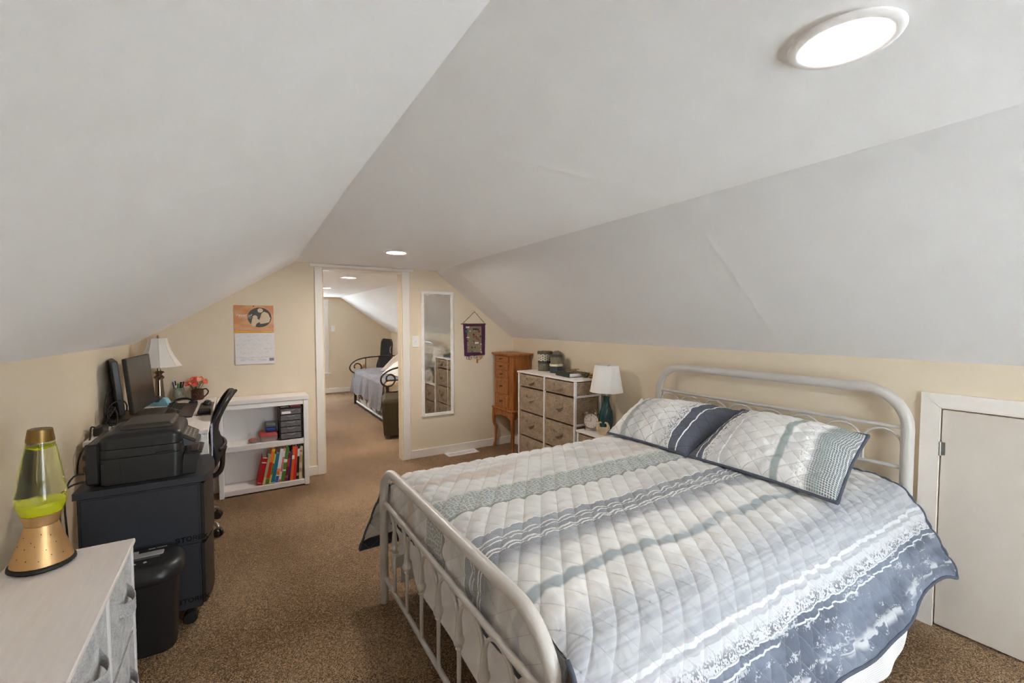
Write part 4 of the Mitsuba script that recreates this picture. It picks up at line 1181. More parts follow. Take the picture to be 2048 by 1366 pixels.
obj("shade_spider", cat(*[tube([(AX, AY, 1.297), (AX + 0.054 * math.cos(a), AY + 0.054 * math.sin(a), 1.297)], 0.0018, 6) for a in (0.3, 2.4, 4.5)], tube([(AX, AY, 1.10), (AX, AY, 1.30)], 0.003, 6)), nickel, lp)

# tape dispenser
td = thing("tape_dispenser", "light blue desk tape dispenser in front of the lamp", "tape dispenser")
prof_td = [(0, 0), (0.135, 0), (0.15, 0.008), (0.128, 0.052), (0.112, 0.062), (0.098, 0.050), (0.085, 0.030), (0.055, 0.026), (0.02, 0.036), (0, 0.03)]
body_td = xz_plate(Polygon(prof_td).buffer(0.003).buffer(-0.003), -0.022, 0.022)
obj("body", move(rotz(body_td, -28, [0, 0, 0]), (-0.565, 4.20, ZD + 0.001)), sky_blue, td, smooth=30)
obj("tape_roll", move(rotz(rot(lathe([(0.012, -0.009), (0.026, -0.009), (0.026, 0.009), (0.012, 0.009), (0.012, -0.009)], 28), 90, [1, 0, 0], [0, 0, 0]), -28, [0, 0, 0]), (-0.510, 4.172, ZD + 0.049)), dark_gray, td, smooth=40)

# pencil cup
PX, PYc = -0.403, 4.36
cp = thing("pencil_cup", "rounded grey-green ceramic cup holding pens", "cup")
cprof = rounded([(0.030, ZD + 0.0005), (0.041, ZD + 0.012), (0.047, ZD + 0.042), (0.043, ZD + 0.075), (0.036, ZD + 0.105)], 5)
obj("body", lathe([(0, ZD + 0.0005)] + [tuple(p) for p in cprof] + [(0.033, ZD + 0.105), (0.039, ZD + 0.06), (0.03, ZD + 0.01), (0, ZD + 0.008)], 40, (PX, PYc, 0)), sage_ceramic, cp, smooth=50)
for lab, dx, dy, lean_x, top, colr in (("blue pen standing leftmost in the pencil cup", -0.02, -0.01, -0.012, 0.152, (40, 66, 130)), ("dark pen with a white barrel in the pencil cup", -0.008, -0.012, -0.008, 0.16, (50, 34, 48)),
                                       ("green highlighter in the pencil cup", 0.003, -0.012, 0.0, 0.138, (60, 132, 74)), ("black pen right of the green highlighter", 0.014, -0.006, 0.006, 0.148, (46, 22, 30)), ("maroon pen leaning rightmost in the pencil cup", 0.02, -0.01, 0.018, 0.15, (104, 30, 50))):
    pk = thing("pen", lab, "pen", "pens in the cup")
    r = 0.006 if "highlighter" in lab else 0.0042
    p0, p1 = np.array([PX + dx * 0.6, PYc + dy * 0.6, ZD + 0.02]), np.array([PX + dx + lean_x, PYc + dy, ZD + top])
    obj("barrel", tube([p0, p0 + (p1 - p0) * 0.75], r, 8), white_plain if "white" in lab else flat(*colr), pk, smooth=40)
    obj("cap", tube([p0 + (p1 - p0) * 0.752, p1], r * 1.15, 8), flat(*colr), pk, smooth=40)

# mug of flowers
MX, MY = -0.278, 4.34
mg = thing("mug", "dark brown faceted glass mug holding coral flowers", "mug")
mprof = [(0, ZD + 0.0005), (0.036, ZD + 0.0005), (0.039, ZD + 0.006), (0.0385, ZD + 0.085), (0.0355, ZD + 0.086), (0.0355, ZD + 0.012), (0, ZD + 0.01)]
mgm = lathe(mprof, 40, (MX, MY, 0))
obj("body", mgm, amber_glass, mg, smooth=40)
for rr_ in range(5):
    for q in range(14):
        a = 2 * math.pi * (q + 0.5 * (rr_ % 2)) / 14
        s = trimesh.creation.icosphere(1, 0.0075)
        obj("knob", move(s, (MX + 0.0365 * math.cos(a), MY + 0.0365 * math.sin(a), ZD + 0.012 + 0.016 * rr_)), amber_glass, mg, smooth=True)
obj("handle", tube(smooth_path([(MX + 0.036, MY - 0.002, ZD + 0.078), (MX + 0.058, MY - 0.004, ZD + 0.084), (MX + 0.072, MY - 0.005, ZD + 0.066), (MX + 0.062, MY - 0.004, ZD + 0.038), (MX + 0.037, MY - 0.002, ZD + 0.018)], 30), 0.005, 10), amber_glass, mg, smooth=True)
fl = thing("flowers", "bunch of artificial coral and peach flowers in the brown mug", "flowers")
r2 = np.random.default_rng(3)
for i in range(34):
    a, b = r2.uniform(0, 2 * math.pi), r2.uniform(0.2, 1.0)
    ctr = np.array([MX + 0.068 * b * math.cos(a), MY - 0.010 + 0.046 * b * math.sin(a), ZD + 0.098 + 0.068 * math.sqrt(max(0, 1 - b * b * 0.85)) + r2.uniform(-0.008, 0.008)])
    pet = []
    nd = ctr - np.array([MX, MY + 0.01, ZD + 0.085])
    nd = nd / np.linalg.norm(nd) + r2.normal(0, 0.35, 3) + [0, -0.35, 0]
    nd /= np.linalg.norm(nd)
    e1 = np.cross(nd, [0, 0, 1.0]); e1 /= np.linalg.norm(e1); e2 = np.cross(nd, e1)
    for q in range(5):
        ph = 2 * math.pi * q / 5 + a
        dv = e1 * math.cos(ph) + e2 * math.sin(ph)
        tv = np.cross(nd, dv)
        tip, m1, m2, root = ctr + dv * 0.021 + nd * 0.012, ctr + dv * 0.015 + tv * 0.011 + nd * 0.005, ctr + dv * 0.015 - tv * 0.011 + nd * 0.005, ctr
        pet.append(trimesh.Trimesh([root, m1, tip, m2, ctr + dv * 0.015 + nd * 0.002], [(0, 1, 4), (1, 2, 4), (2, 3, 4), (3, 0, 4)], process=False))
    obj("blossom", cat(*pet), coral if r2.random() < 0.68 else peach, fl)
    obj("stem", tube([np.array([MX, MY, ZD + 0.03]), (ctr + [MX, MY, ZD + 0.05]) / 2 if False else ctr * 0.5 + np.array([MX, MY, ZD + 0.06]) * 0.5, ctr], 0.0012, 5), leaf, fl)
for i in range(16):
    a = r2.uniform(0, 2 * math.pi)
    b = r2.uniform(0.02, 0.05)
    z = ZD + r2.uniform(0.088, 0.13)
    o = np.array([MX + b * math.cos(a), MY - 0.005 + b * 0.7 * math.sin(a), z])
    d = np.array([math.cos(a), math.sin(a), r2.uniform(-0.2, 0.5)]); d /= np.linalg.norm(d)
    s = np.cross(d, [0, 0, 1.0]); s /= np.linalg.norm(s)
    obj("leaf", trimesh.Trimesh([o - d * 0.012, o + s * 0.008 + [0, 0, .002], o + d * 0.018, o - s * 0.008 + [0, 0, .002], o - [0, 0, 0.001]], [(0, 1, 4), (1, 2, 4), (2, 3, 4), (3, 0, 4)], process=False), leaf, fl)

# ------------------------------------------------------------------ office chair
oc = thing("office_chair", "black mesh-backed swivel office chair tucked under the desk", "office chair")
CX, CYc = -0.37, 3.645
side = np.array([(-0.150, 0.435), (-0.118, 0.50), (-0.100, 0.56), (-0.104, 0.62), (-0.122, 0.68), (-0.118, 0.74), (-0.098, 0.80), (-0.070, 0.86), (-0.035, 0.92), (-0.008, 0.955)])
sp = smooth_path(np.stack([side[:, 0], 0 * side[:, 0], side[:, 1]], -1), 36)
sarc = np.linspace(0, 1, 36)
half = 0.215 * np.clip(1 - np.abs(2 * sarc - 1) ** 4.5, 0, 1) ** 0.5 + 0.004
yy_ = 3.58
rim = [(x, yy_ - h, z) for (x, _, z), h in zip(sp, half)] + [(x, yy_ + h, z) for (x, _, z), h in list(zip(sp, half))[::-1]]
P = np.array([[(sp[i][0] + 0.03 * (s * s) * -1, yy_ + half[i] * s, sp[i][2]) for s in np.linspace(-1, 1, 13)] for i in range(36)])
rim = [tuple(P[i, 0]) for i in range(36)] + [tuple(P[i, -1]) for i in range(35, -1, -1)]
obj("back_frame", tube(rim, 0.0165, 10, closed=True), black_plastic, oc, smooth=True)
obj("back_mesh", shell(P, 0.006), M("chair_mesh", (30, 27, 27), 0.75), oc, smooth=True)
obj("lumbar_bar", tube(smooth_path([(P[12, 1][0] + 0.012, P[12, 1][1], 0.60), (P[12, 6][0] + 0.02, yy_, 0.60), (P[12, -2][0] + 0.012, P[12, -2][1], 0.60)], 16), 0.012, 10), black_plastic, oc, smooth=True)
obj("seat", rbox(-0.62, -0.17, 3.58 - 0.23, 3.58 + 0.23, 0.405, 0.475, 0.032), black_matte, oc, smooth=40)
obj("back_support", tube(smooth_path([(-0.36, yy_, 0.385), (-0.20, yy_, 0.375), (-0.125, yy_, 0.40), (-0.10, yy_, 0.50), (-0.085, yy_, 0.58)], 24), 0.016, 10), black_plastic, oc, smooth=True)
obj("column", cat(tube([(CX, CYc, 0.10), (CX, CYc, 0.30)], 0.025, 20), tube([(CX, CYc, 0.29), (CX, CYc, 0.41)], 0.015, 16)), black_plastic, oc, smooth=40)
for j in range(5):
    a = math.radians(-34 + 72 * j)
    dx, dy = math.cos(a), math.sin(a)
    e = (CX + 0.285 * dx, CYc + 0.285 * dy)
    lg = obj("leg", tube(smooth_path([(CX + 0.02 * dx, CYc + 0.02 * dy, 0.125), (CX + 0.14 * dx, CYc + 0.14 * dy, 0.115), (CX + 0.245 * dx, CYc + 0.245 * dy, 0.092), (e[0], e[1], 0.075), (e[0] + 0.004 * dx, e[1] + 0.004 * dy, 0.055)], 24), np.linspace(0.022, 0.011, 24), 12), chrome, oc, smooth=True, label="chrome leg")
    wh = [move(rotz(rot(lathe([(0, -0.009), (0.024, -0.009), (0.028, -0.005), (0.028, 0.005), (0.024, 0.009), (0, 0.009)], 24), 90, [0, 1, 0], [0, 0, 0]), 35 + 40 * j, [0, 0, 0]), (e[0] + s * 0.012 * math.cos(math.radians(35 + 40 * j)), e[1] + s * 0.012 * math.sin(math.radians(35 + 40 * j)), 0.0285)) for s in (-1, 1)]
    obj("caster", cat(*wh, tube([(e[0], e[1], 0.03), (e[0], e[1], 0.06)], 0.01, 10)), black_plastic, lg, smooth=40)

# ------------------------------------------------------------------ gable wall: calendar, switch, mirror, jewellery hanger, register
cal = thing("wall_calendar", "wall calendar with an orange picture page above a white month grid", "calendar")
ca0, ca1 = -0.017, 0.279
obj("upper_page", box(ca0, ca1, YE - 0.006, YE - 0.002, 1.352, 1.565, 0.0005), M("calendar_orange", lambda p, n, uv: mix(lin(196, 126, 64), lin(206, 152, 104), smoothstep(0.3, 0.7, fbm(p.x * 12, 0.0, p.z * 18, 3))), 0.3), cal, label="orange picture page")
obj("ochre_band", box(ca0 + 0.002, ca1 + 0.001, YE - 0.0068, YE - 0.002, 1.328, 1.351, 0.0005), flat(204, 146, 40, rough=0.3), cal, label="ochre weekday band")
disk = lambda cx, cz, rx, rz, d0, d1: xz_plate(Polygon([(cx + rx * math.cos(a), cz + rz * math.sin(a)) for a in np.linspace(0, 2 * math.pi, 40, endpoint=False)]), YE - d1, YE - d0)
obj("picture_disc", disk(0.172, 1.462, 0.090, 0.085, 0.0058, 0.0066), flat(70, 64, 60), cal, label="dark round picture")
fig = flat(206, 186, 160)
obj("picture_figure", cat(xz_plate(Polygon([(0.165, 1.43), (0.19, 1.50), (0.205, 1.512), (0.235, 1.50), (0.255, 1.455), (0.245, 1.42), (0.2, 1.408), (0.178, 1.405)]), YE - 0.0072, YE - 0.0064), disk(0.178, 1.522, 0.021, 0.019, 0.0064, 0.0073)), fig, cal)
obj("picture_figure", cat(xz_plate(Polygon([(0.108, 1.405), (0.116, 1.45), (0.13, 1.462), (0.155, 1.452), (0.175, 1.432), (0.168, 1.42), (0.15, 1.41), (0.14, 1.385), (0.12, 1.385)]), YE - 0.0072, YE - 0.0064), disk(0.138, 1.462, 0.019, 0.018, 0.0064, 0.0073)), fig, cal)
obj("title", cat(text("Feast of", 0.022, (-0.004, YE - 0.0068, 1.468), (1, 0, 0), (0.25, 0, 1), 0.0006), text("THE VISITATION", 0.0065, (0.012, YE - 0.0076, 1.455), (1, 0, 0), (0, 0, 1), 0.0006, False, 1.3)), white_plain, cal, label="white title lettering")
lp_ = cat(hull([(x, y, z) for x in (ca0 + 0.003, ca1 + 0.002) for y, z in ((YE - 0.003, 1.327), (YE - 0.005, 1.327), (YE - 0.012, 1.06), (YE - 0.010, 1.06))]))
obj("month_page", lp_, flat(214, 210, 210, rough=0.4), cal, label="white month page")
marks, mark_dark = [], []
yfun = lambda z: YE - 0.0052 - (1.327 - z) / (1.327 - 1.06) * 0.007
for rr_ in range(5):
    for q in range(7):
        x = ca0 + 0.012 + q * 0.0405
        z = 1.31 - rr_ * 0.0365
        mark_dark.append(box(x + 0.031, x + 0.0335, yfun(z) - 0.0006, yfun(z), z, z + 0.0035, 0))
        if (rr_ * 7 + q) % 3 != 1:
            for l in range(2):
                zz = z - 0.007 - l * 0.006
                marks.append(box(x + 0.002, x + 0.018 + 0.012 * ((q + rr_ + l) % 2), yfun(zz) - 0.0006, yfun(zz), zz, zz + 0.0014, 0))
stuff(obj("date_numbers", cat(*mark_dark), flat(110, 106, 108), cal))
stuff(obj("date_notes", cat(*marks), flat(170, 166, 168), cal))
stuff(obj("footer", cat(*[box(x0, x1, yfun(z) - 0.0006, yfun(z), z, z + 0.0018, 0) for x0, x1, z in ((0.03, 0.11, 1.104), (0.02, 0.06, 1.092), (0.085, 0.13, 1.092), (0.15, 0.215, 1.098), (0.15, 0.22, 1.088))], box(ca0 + 0.004, ca1, yfun(1.118) - 0.0006, yfun(1.118), 1.1175, 1.119, 0)), flat(140, 136, 140), cal))
obj("emblem", box(0.238, 0.275, yfun(1.09) - 0.0007, yfun(1.09), 1.083, 1.108, 0), flat(128, 126, 130), cal)
obj("pin", move(trimesh.creation.icosphere(1, 0.0045), (0.128, YE - 0.009, 1.558)), black_plastic, cal, smooth=True)


def switch(x, z, y, sgn, label):
    t = thing("light_switch", label, "light switch")
    obj("plate", box(x - 0.036, x + 0.036, y - 0.006 if sgn < 0 else y, y if sgn < 0 else y + 0.006, z - 0.059, z + 0.059, 0.003), white_plain, t)
    obj("toggle", hull([(x + a, y + sgn * b, z + d) for a in (-0.004, 0.004) for b, d in ((0.006, -0.01), (0.006, 0.01), (0.016, 0.008), (0.016, 0.002))]), ivory, t)


switch(1.572, 1.22, YE, -1, "white light switch between the doorway casing and the mirror")
switch(1.65, 1.295, YF, -1, "white light switch on the far wall of the second room")

mr = thing("wall_mirror", "tall narrow white-framed mirror on the gable wall", "mirror")
mx0, mx1, mz0, mz1 = 1.629, 1.992, 0.427, 1.745
fw_ = 0.033
my0, my1 = YE - 0.024, YE - 0.001
obj("frame", cat(box(mx0, mx0 + fw_, my0, my1, mz0, mz1, 0.005), box(mx1 - fw_, mx1, my0, my1, mz0, mz1, 0.005), box(mx0 + 0.01, mx1 - 0.01, my0 + 0.0005, my1, mz0, mz0 + fw_, 0.005), box(mx0 + 0.01, mx1 - 0.01, my0 + 0.0005, my1, mz1 - fw_, mz1, 0.005)), white_plain, mr)
obj("glass", grid_mesh(np.array([[(mx0 + 0.02, YE - 0.012, mz0 + 0.02), (mx1 - 0.02, YE - 0.012, mz0 + 0.02)], [(mx0 + 0.02, YE - 0.012, mz1 - 0.02), (mx1 - 0.02, YE - 0.012, mz1 - 0.02)]])), "mat_mirror", mr, label="mirror glass")

jw = thing("jewelry_hanger", "purple fabric jewellery hanger pinned with earrings on the gable wall", "jewelry holder")
jy = YE - 0.012
obj("rod", tube([(2.085, jy, 1.402), (2.392, jy, 1.402)], 0.0048, 8), brass, jw, smooth=True)
obj("cord", tube([(2.10, jy, 1.404), (2.244, jy, 1.532), (2.250, jy, 1.536), (2.256, jy, 1.532), (2.38, jy, 1.404)], 0.002, 6), brown_plastic, jw, smooth=True)
obj("hook", tube([(2.25, YE, 1.54), (2.25, jy - 0.006, 1.538), (2.25, jy - 0.006, 1.53)], 0.003, 6), chrome, jw, smooth=True)
jf = Polygon([(2.110, 1.402), (2.382, 1.402), (2.374, 1.052), (2.124, 1.047)])
obj("fabric", xz_plate(jf.difference(sbox(2.155, 1.085, 2.335, 1.375)), jy - 0.003, jy + 0.003), purple, jw, label="purple border")
obj("net", xz_plate(sbox(2.150, 1.08, 2.34, 1.38), jy - 0.001, jy + 0.0015), mesh_gray, jw, label="brownish net panel")
r3 = np.random.default_rng(5)
ear_cols = [flat(228, 224, 220), gold_tube, flat(30, 30, 34), flat(150, 78, 36), flat(34, 104, 108), gold_tube, flat(214, 208, 206), flat(70, 44, 30)]
spots = [(2.148, 1.365, 0, .011), (2.172, 1.365, 0, .011), (2.150, 1.318, 4, .018), (2.19, 1.322, 6, .008), (2.235, 1.345, 2, .010), (2.262, 1.345, 2, .012), (2.29, 1.34, 7, .011), (2.245, 1.325, 6, .006), (2.305, 1.32, 3, .014), (2.235, 1.285, 7, .012), (2.235, 1.262, 3, .013), (2.265, 1.262, 3, .010), (2.285, 1.268, 0, .005), (2.32, 1.262, 2, .009),
         (2.155, 1.252, 0, .008), (2.172, 1.252, 0, .008), (2.275, 1.24, 3, .014), (2.296, 1.222, 3, .010), (2.232, 1.208, 4, .009), (2.222, 1.2, 6, .005), (2.262, 1.19, 0, .012), (2.286, 1.19, 0, .011), (2.162, 1.215, 7, .007), (2.16, 1.172, 1, .006), (2.17, 1.168, 0, .005), (2.325, 1.175, 0, .008), (2.215, 1.14, 7, .010), (2.25, 1.142, 2, .006), (2.27, 1.135, 1, .008), (2.165, 1.14, 1, .006), (2.30, 1.15, 1, .007), (2.215, 1.095, 4, .010), (2.24, 1.098, 6, .005), (2.328, 1.085, 6, .011), (2.32, 1.115, 0, .007)]
for x, z, ci, r in spots:
    obj("earring", lathe([(0, -0.003), (r * 0.75, -0.002), (r, 0.0), (r * 0.6, 0.003), (0, 0.004)], 10, (0, 0, 0)).apply_transform(trimesh.transformations.rotation_matrix(math.pi / 2, [1, 0, 0])).apply_translation([x, jy - 0.006, z]), ear_cols[ci], jw, smooth=True)
for x, z, r, ci in ((2.165, 1.028, 0.018, 7), (2.19, 1.025, 0.018, 3), (2.255, 1.034, 0.016, 7), (2.30, 1.02, 0.02, 1), (2.325, 1.028, 0.015, 1)):
    obj("hoop", tube([(x + r * math.cos(a), jy - 0.004, z + r * math.sin(a)) for a in np.linspace(0, 2 * math.pi, 18, endpoint=False)], 0.0025, 6, closed=True), ear_cols[ci], jw, smooth=True)
obj("tassel", box(2.268, 2.286, jy - 0.006, jy - 0.001, 0.965, 1.012, 0.002), flat(150, 108, 66), jw)

vn = thing("floor_register", "white metal floor register in the carpet at the gable wall", "vent")
vx0, vx1, vy0, vy1 = 1.872, 2.236, 4.283, 4.418
obj("frame", cat(box(vx0, vx1, vy0, vy0 + 0.022, 0.001, 0.007, 0.002), box(vx0, vx1, vy1 - 0.022, vy1, 0.001, 0.007, 0.002), box(vx0, vx0 + 0.022, vy0, vy1, 0.001, 0.007, 0.002), box(vx1 - 0.022, vx1, vy0, vy1, 0.001, 0.007, 0.002)), white_metal, vn)
obj("backing", box(vx0 + 0.02, vx1 - 0.02, vy0 + 0.02, vy1 - 0.02, 0.0005, 0.0015, 0), dark_gray, vn)
for q in range(26):
    x = vx0 + 0.026 + q * (vx1 - vx0 - 0.056) / 25
    obj("slat", box(x, x + 0.0075, vy0 + 0.02, vy1 - 0.02, 0.0018, 0.0055, 0.001), white_metal, vn)

# ------------------------------------------------------------------ jewellery armoire
ar = thing("jewelry_armoire", "oak jewellery armoire on cabriole legs in the far right corner", "armoire")
obj("top", box(2.462, 2.742, 3.985, 4.425, 1.058, 1.082, 0.007), oak, ar)
obj("case", loft([([(2.734, 4.395), (2.497, 4.395), (2.485, 4.383), (2.485, 4.052), (2.512, 4.025), (2.734, 4.025)], z) for z in (0.470, 1.057)]), oak, ar)
obj("table_top", box(2.464, 2.742, 3.985, 4.425, 0.448, 0.469, 0.006), oak, ar)
ap = Polygon([(4.03, 0.447), (4.38, 0.447), (4.38, 0.36), (4.33, 0.375), (4.27, 0.392), (4.14, 0.392), (4.08, 0.375), (4.03, 0.36)])
obj("apron", yz_plate(ap, 2.482, 2.500), oak, ar)
ap2 = Polygon([(2.51, 0.447), (2.73, 0.447), (2.73, 0.37), (2.68, 0.392), (2.56, 0.392), (2.51, 0.37)])
obj("apron", xz_plate(ap2, 4.004, 4.022), oak, ar)
for x, sx in ((2.492, -1), (2.722, 1)):
    for y, sy in ((4.012, -1), (4.40, 1)):
        pts, rads = [], []
        for s in np.linspace(0, 1, 18):
            z = 0.447 * (1 - s)
            off = 0.010 * math.sin(math.pi * min(1, s * 2.2)) - 0.012 * math.sin(math.pi * s) * (s > 0.45) + 0.010 * max(0, (s - 0.8) / 0.2) ** 2
            pts.append((x + sx * off * (1 if sx < 0 else 0.3), y + sy * off * 0.6, z))
            rads.append(0.023 - 0.011 * min(1, s * 1.25) + 0.005 * max(0, (s - 0.86) / 0.14))
        obj("leg", tube(pts, rads, 12), oak, ar, smooth=40)
for (z0, z1) in ((0.985, 1.048), (0.898, 0.972), (0.812, 0.885), (0.632, 0.798), (0.492, 0.606)):
    d = obj("drawer", box(2.474, 2.486, 4.078, 4.372, z0, z1, 0.005), oak, ar)
    zm = (z0 + z1) / 2
    pull = [(2.474, 4.205, zm + 0.006), (2.462, 4.207, zm + 0.004), (2.458, 4.225, zm - 0.008), (2.462, 4.243, zm + 0.004), (2.474, 4.245, zm + 0.006)]
    obj("pull", cat(tube(smooth_path(pull, 16), 0.003, 6), box(2.471, 2.4745, 4.195, 4.255, zm, zm + 0.008, 0.002)), iron, d, smooth=30)
for zz in (0.80,):
    obj("side_knob", cat(tube([(2.60, 4.025, zz), (2.60, 4.017, zz)], 0.006, 8)), iron, ar, smooth=40)

# ------------------------------------------------------------------ things on the dresser
ZT = 0.9345


def round_box(name, label, x, y, r, z0, h, lid_h, mat, lid_mat, sides=40):
    t = thing(name, label, "box", "decorated boxes on the dresser")
    m, u = lathe_uv([(0.001, z0), (r, z0), (r, z0 + h - 0.002), (0.001, z0 + h - 0.002)], sides, (x, y, 0))
    obj("body", m, mat, t, smooth=False if sides < 12 else True, uv=u if sides >= 12 else None) if sides >= 12 else obj("body", *hexbox(m, u), parent=t, mat=mat) if False else obj("body", m, mat, t, uv=u, smooth=False)
    m, u = lathe_uv([(r - 0.004, z0 + h - lid_h), (r + 0.0025, z0 + h - lid_h), (r + 0.0025, z0 + h - 0.002), (r, z0 + h), (0.001, z0 + h)], sides, (x, y, 0))
    obj("lid", m, lid_mat, t, uv=u, smooth=False)
    return t


round_box("hat_box", "round box with cream dots under the floral one", 2.635, 3.625, 0.070, ZT, 0.100, 0.024, polka, flat(44, 50, 50))
round_box("hat_box", "round cream floral box with a dark lid, topmost of the left stack", 2.635, 3.625, 0.075, ZT + 0.1005, 0.095, 0.028, floral, olive_paper)
round_box("hat_box", "dark hexagonal box with a cream-banded lid, bottom of the right stack", 2.615, 3.415, 0.068, ZT, 0.085, 0.020, slate_paper, flat(206, 198, 172), 6)
round_box("hat_box", "hexagonal dotted box with a dark lid on top of the cream-banded one", 2.615, 3.415, 0.060, ZT + 0.0855, 0.088, 0.022, polka_small, flat(48, 50, 46), 6)
t = thing("hat_box", "grey round-lidded box standing behind the two stacks", "box", "decorated boxes on the dresser")
obj("body", lathe([(0, ZT), (0.045, ZT), (0.045, ZT + 0.16), (0, ZT + 0.16)], 32, (2.69, 3.50, 0)), olive_paper, t, smooth=30)
obj("lid", lathe([(0.0, ZT + 0.205), (0.02, ZT + 0.203), (0.038, ZT + 0.192), (0.047, ZT + 0.175), (0.047, ZT + 0.1605), (0, ZT + 0.1605)], 32, (2.69, 3.50, 0)), flat(112, 106, 92), t, smooth=40)

nb = thing("notebook", "thick dark green hardcover notebook lying on the dresser", "book")
pl = lambda m: rotz(m, -6, (2.56, 3.13, 0))
obj("cover", pl(cat(box(2.475, 2.66, 3.02, 3.25, ZT, ZT + 0.004, 0.001), box(2.475, 2.66, 3.02, 3.25, ZT + 0.034, ZT + 0.038, 0.001), box(2.475, 2.479, 3.02, 3.25, ZT, ZT + 0.038, 0.001))), flat(26, 38, 34, rough=0.4), nb)
obj("pages", pl(box(2.4795, 2.655, 3.023, 3.247, ZT + 0.0042, ZT + 0.0338, 0.001)), flat(226, 222, 222, rough=0.8), nb, label="white page edges")
for q in range(3):
    cx, cy = 2.555 + 0.016 * q, 3.14 - 0.022 * q
    single("bracelet", tube([(cx + 0.032 * math.cos(a), cy + 0.032 * math.sin(a), ZT + 0.046 + 0.007 * q + 0.006 * math.sin(a + q)) for a in np.linspace(0, 2 * math.pi, 30, endpoint=False)], 0.0028, 8, closed=True), gold_tube if q != 1 else nickel, ("lowest gold bangle lying on the dark green notebook", "silver bangle between the two gold ones on the dark green notebook", "topmost gold bangle on the dark green notebook")[q], "bracelet", smooth=True, group="bangles on the notebook")
bw = thing("trinket_bowl", "small green patterned bowl on the dresser beside the notebook", "bowl")
obj("bowl", lathe([(0, ZT), (0.022, ZT), (0.032, ZT + 0.012), (0.042, ZT + 0.042), (0.044, ZT + 0.044), (0.041, ZT + 0.044), (0.029, ZT + 0.014), (0, ZT + 0.006)], 36, (2.60, 2.975, 0)), M("green_bowl", lambda p, n, uv: mix(lin(60, 62, 38), lin(110, 108, 70), smoothstep(0.45, 0.6, noise(p.x * 140, p.y * 140, p.z * 140))), 0.3), bw, smooth=40)
for q in range(4):
    single("gold_bangle", tube([(2.625 + 0.030 * math.cos(a), 2.905 + 0.028 * math.sin(a), ZT + 0.006 + 0.0095 * q) for a in np.linspace(0, 2 * math.pi, 28, endpoint=False)], 0.0045, 8, closed=True), gold_tube if q % 2 else flat(96, 56, 30, rough=0.25), ("brown bangle at the bottom of the stack at the dresser's near corner", "gold bangle second from the bottom of the stack beside the trinket bowl", "brown bangle third from the bottom of the stack beside the trinket bowl", "gold bangle on top of the stack at the dresser's near corner")[q], "bracelet", smooth=True, group="bangle stack on the dresser")

# ------------------------------------------------------------------ things on the nightstand
ZN = 0.5205
tl = thing("table_lamp", "teal ceramic table lamp with a white drum shade on the nightstand", "lamp")
QX, QY = 2.575, 2.685
bp = rounded([(0.034, ZN), (0.040, ZN + 0.006), (0.046, ZN + 0.03), (0.0565, ZN + 0.075), (0.0595, ZN + 0.115), (0.052, ZN + 0.165), (0.034, ZN + 0.215), (0.025, ZN + 0.25), (0.0245, ZN + 0.272), (0.032, ZN + 0.290)], 5)
obj("body", lathe([(0, ZN)] + [tuple(p) for p in bp] + [(0.022, ZN + 0.294), (0, ZN + 0.294)], 48, (QX, QY, 0)), teal_ceramic, tl, smooth=60)
obj("stem", tube([(QX, QY, ZN + 0.292), (QX, QY, ZN + 0.40)], 0.0085, 14), chrome, tl, smooth=50)
sh_out = [(0.133, 0.850), (0.134, 0.852), (0.0955, 1.068), (0.0945, 1.07)]
obj("shade", lathe(sh_out + [(r - 0.003, z) for r, z in sh_out[::-1]] + [sh_out[0]], 64, (QX, QY, 0)), shade_mat, tl, smooth=40, label="white drum shade")
for zz, rr_ in ((0.853, 0.1345), (1.067, 0.0965)):
    obj("shade_trim", tube([(QX + rr_ * math.cos(a), QY + rr_ * math.sin(a), zz) for a in np.linspace(0, 2 * math.pi, 64, endpoint=False)], 0.0022, 6, closed=True), shade_mat, tl, smooth=True)
obj("shade_spider", cat(*[tube([(QX, QY, 1.06), (QX + 0.093 * math.cos(a), QY + 0.093 * math.sin(a), 1.06)], 0.0018, 6) for a in (0.5, 2.6, 4.7)], tube([(QX, QY, 0.92), (QX, QY, 1.062)], 0.003, 6)), nickel, tl)

ck = thing("alarm_clock", "twin-bell chrome alarm clock on the nightstand", "clock")
KX, KY, KZ = 2.488, 2.768, ZN + 0.0835
face_dir = math.degrees(math.atan2(-0.66, -0.75))   # looks towards the bed's foot


def kp(m):
    """local: disc axis +x -> face direction"""
    m = m.copy()
    m.vertices = m.vertices * 1.16
    return move(rotz(m, face_dir, [0, 0, 0]), (KX, KY, KZ))


lx = lambda prof, n=48: rot(lathe(prof, n), 90, [0, 1, 0], [0, 0, 0])
obj("case", kp(lx([(0, -0.022), (0.050, -0.022), (0.055, -0.016), (0.055, 0.014), (0.057, 0.018), (0.052, 0.021), (0.050, 0.016), (0, 0.016)])), nickel, ck, smooth=40)
fc = obj("face", kp(lx([(0, 0.0162), (0.0495, 0.0162), (0.0495, 0.0168), (0, 0.0168)])), flat(226, 216, 210), ck, label="white dial")
for q in range(12):
    a = math.pi / 2 - q * math.pi / 6
    ctr = (0.040 * math.cos(a), 0.040 * math.sin(a))
    s = str(q if q else 12)
    tm = text(s, 0.0085, (0.0170, 0, 0), (0, 1, 0), (0, 0, 1), 0.0004, True)
    mid_ = tm.bounds.mean(0)
    tm = move(tm, (0.0170 - mid_[0], ctr[0] - mid_[1], ctr[1] - mid_[2]))
    obj("numeral", kp(tm), black_matte, fc)
obj("hour_hand", kp(hull([(0.0178, y, z) for y, z in ((-0.0016, 0), (0.0016, 0), (0.001, 0.026), (-0.0016, 0.026))] + [(0.0184, 0, 0.012)])), black_matte, ck)
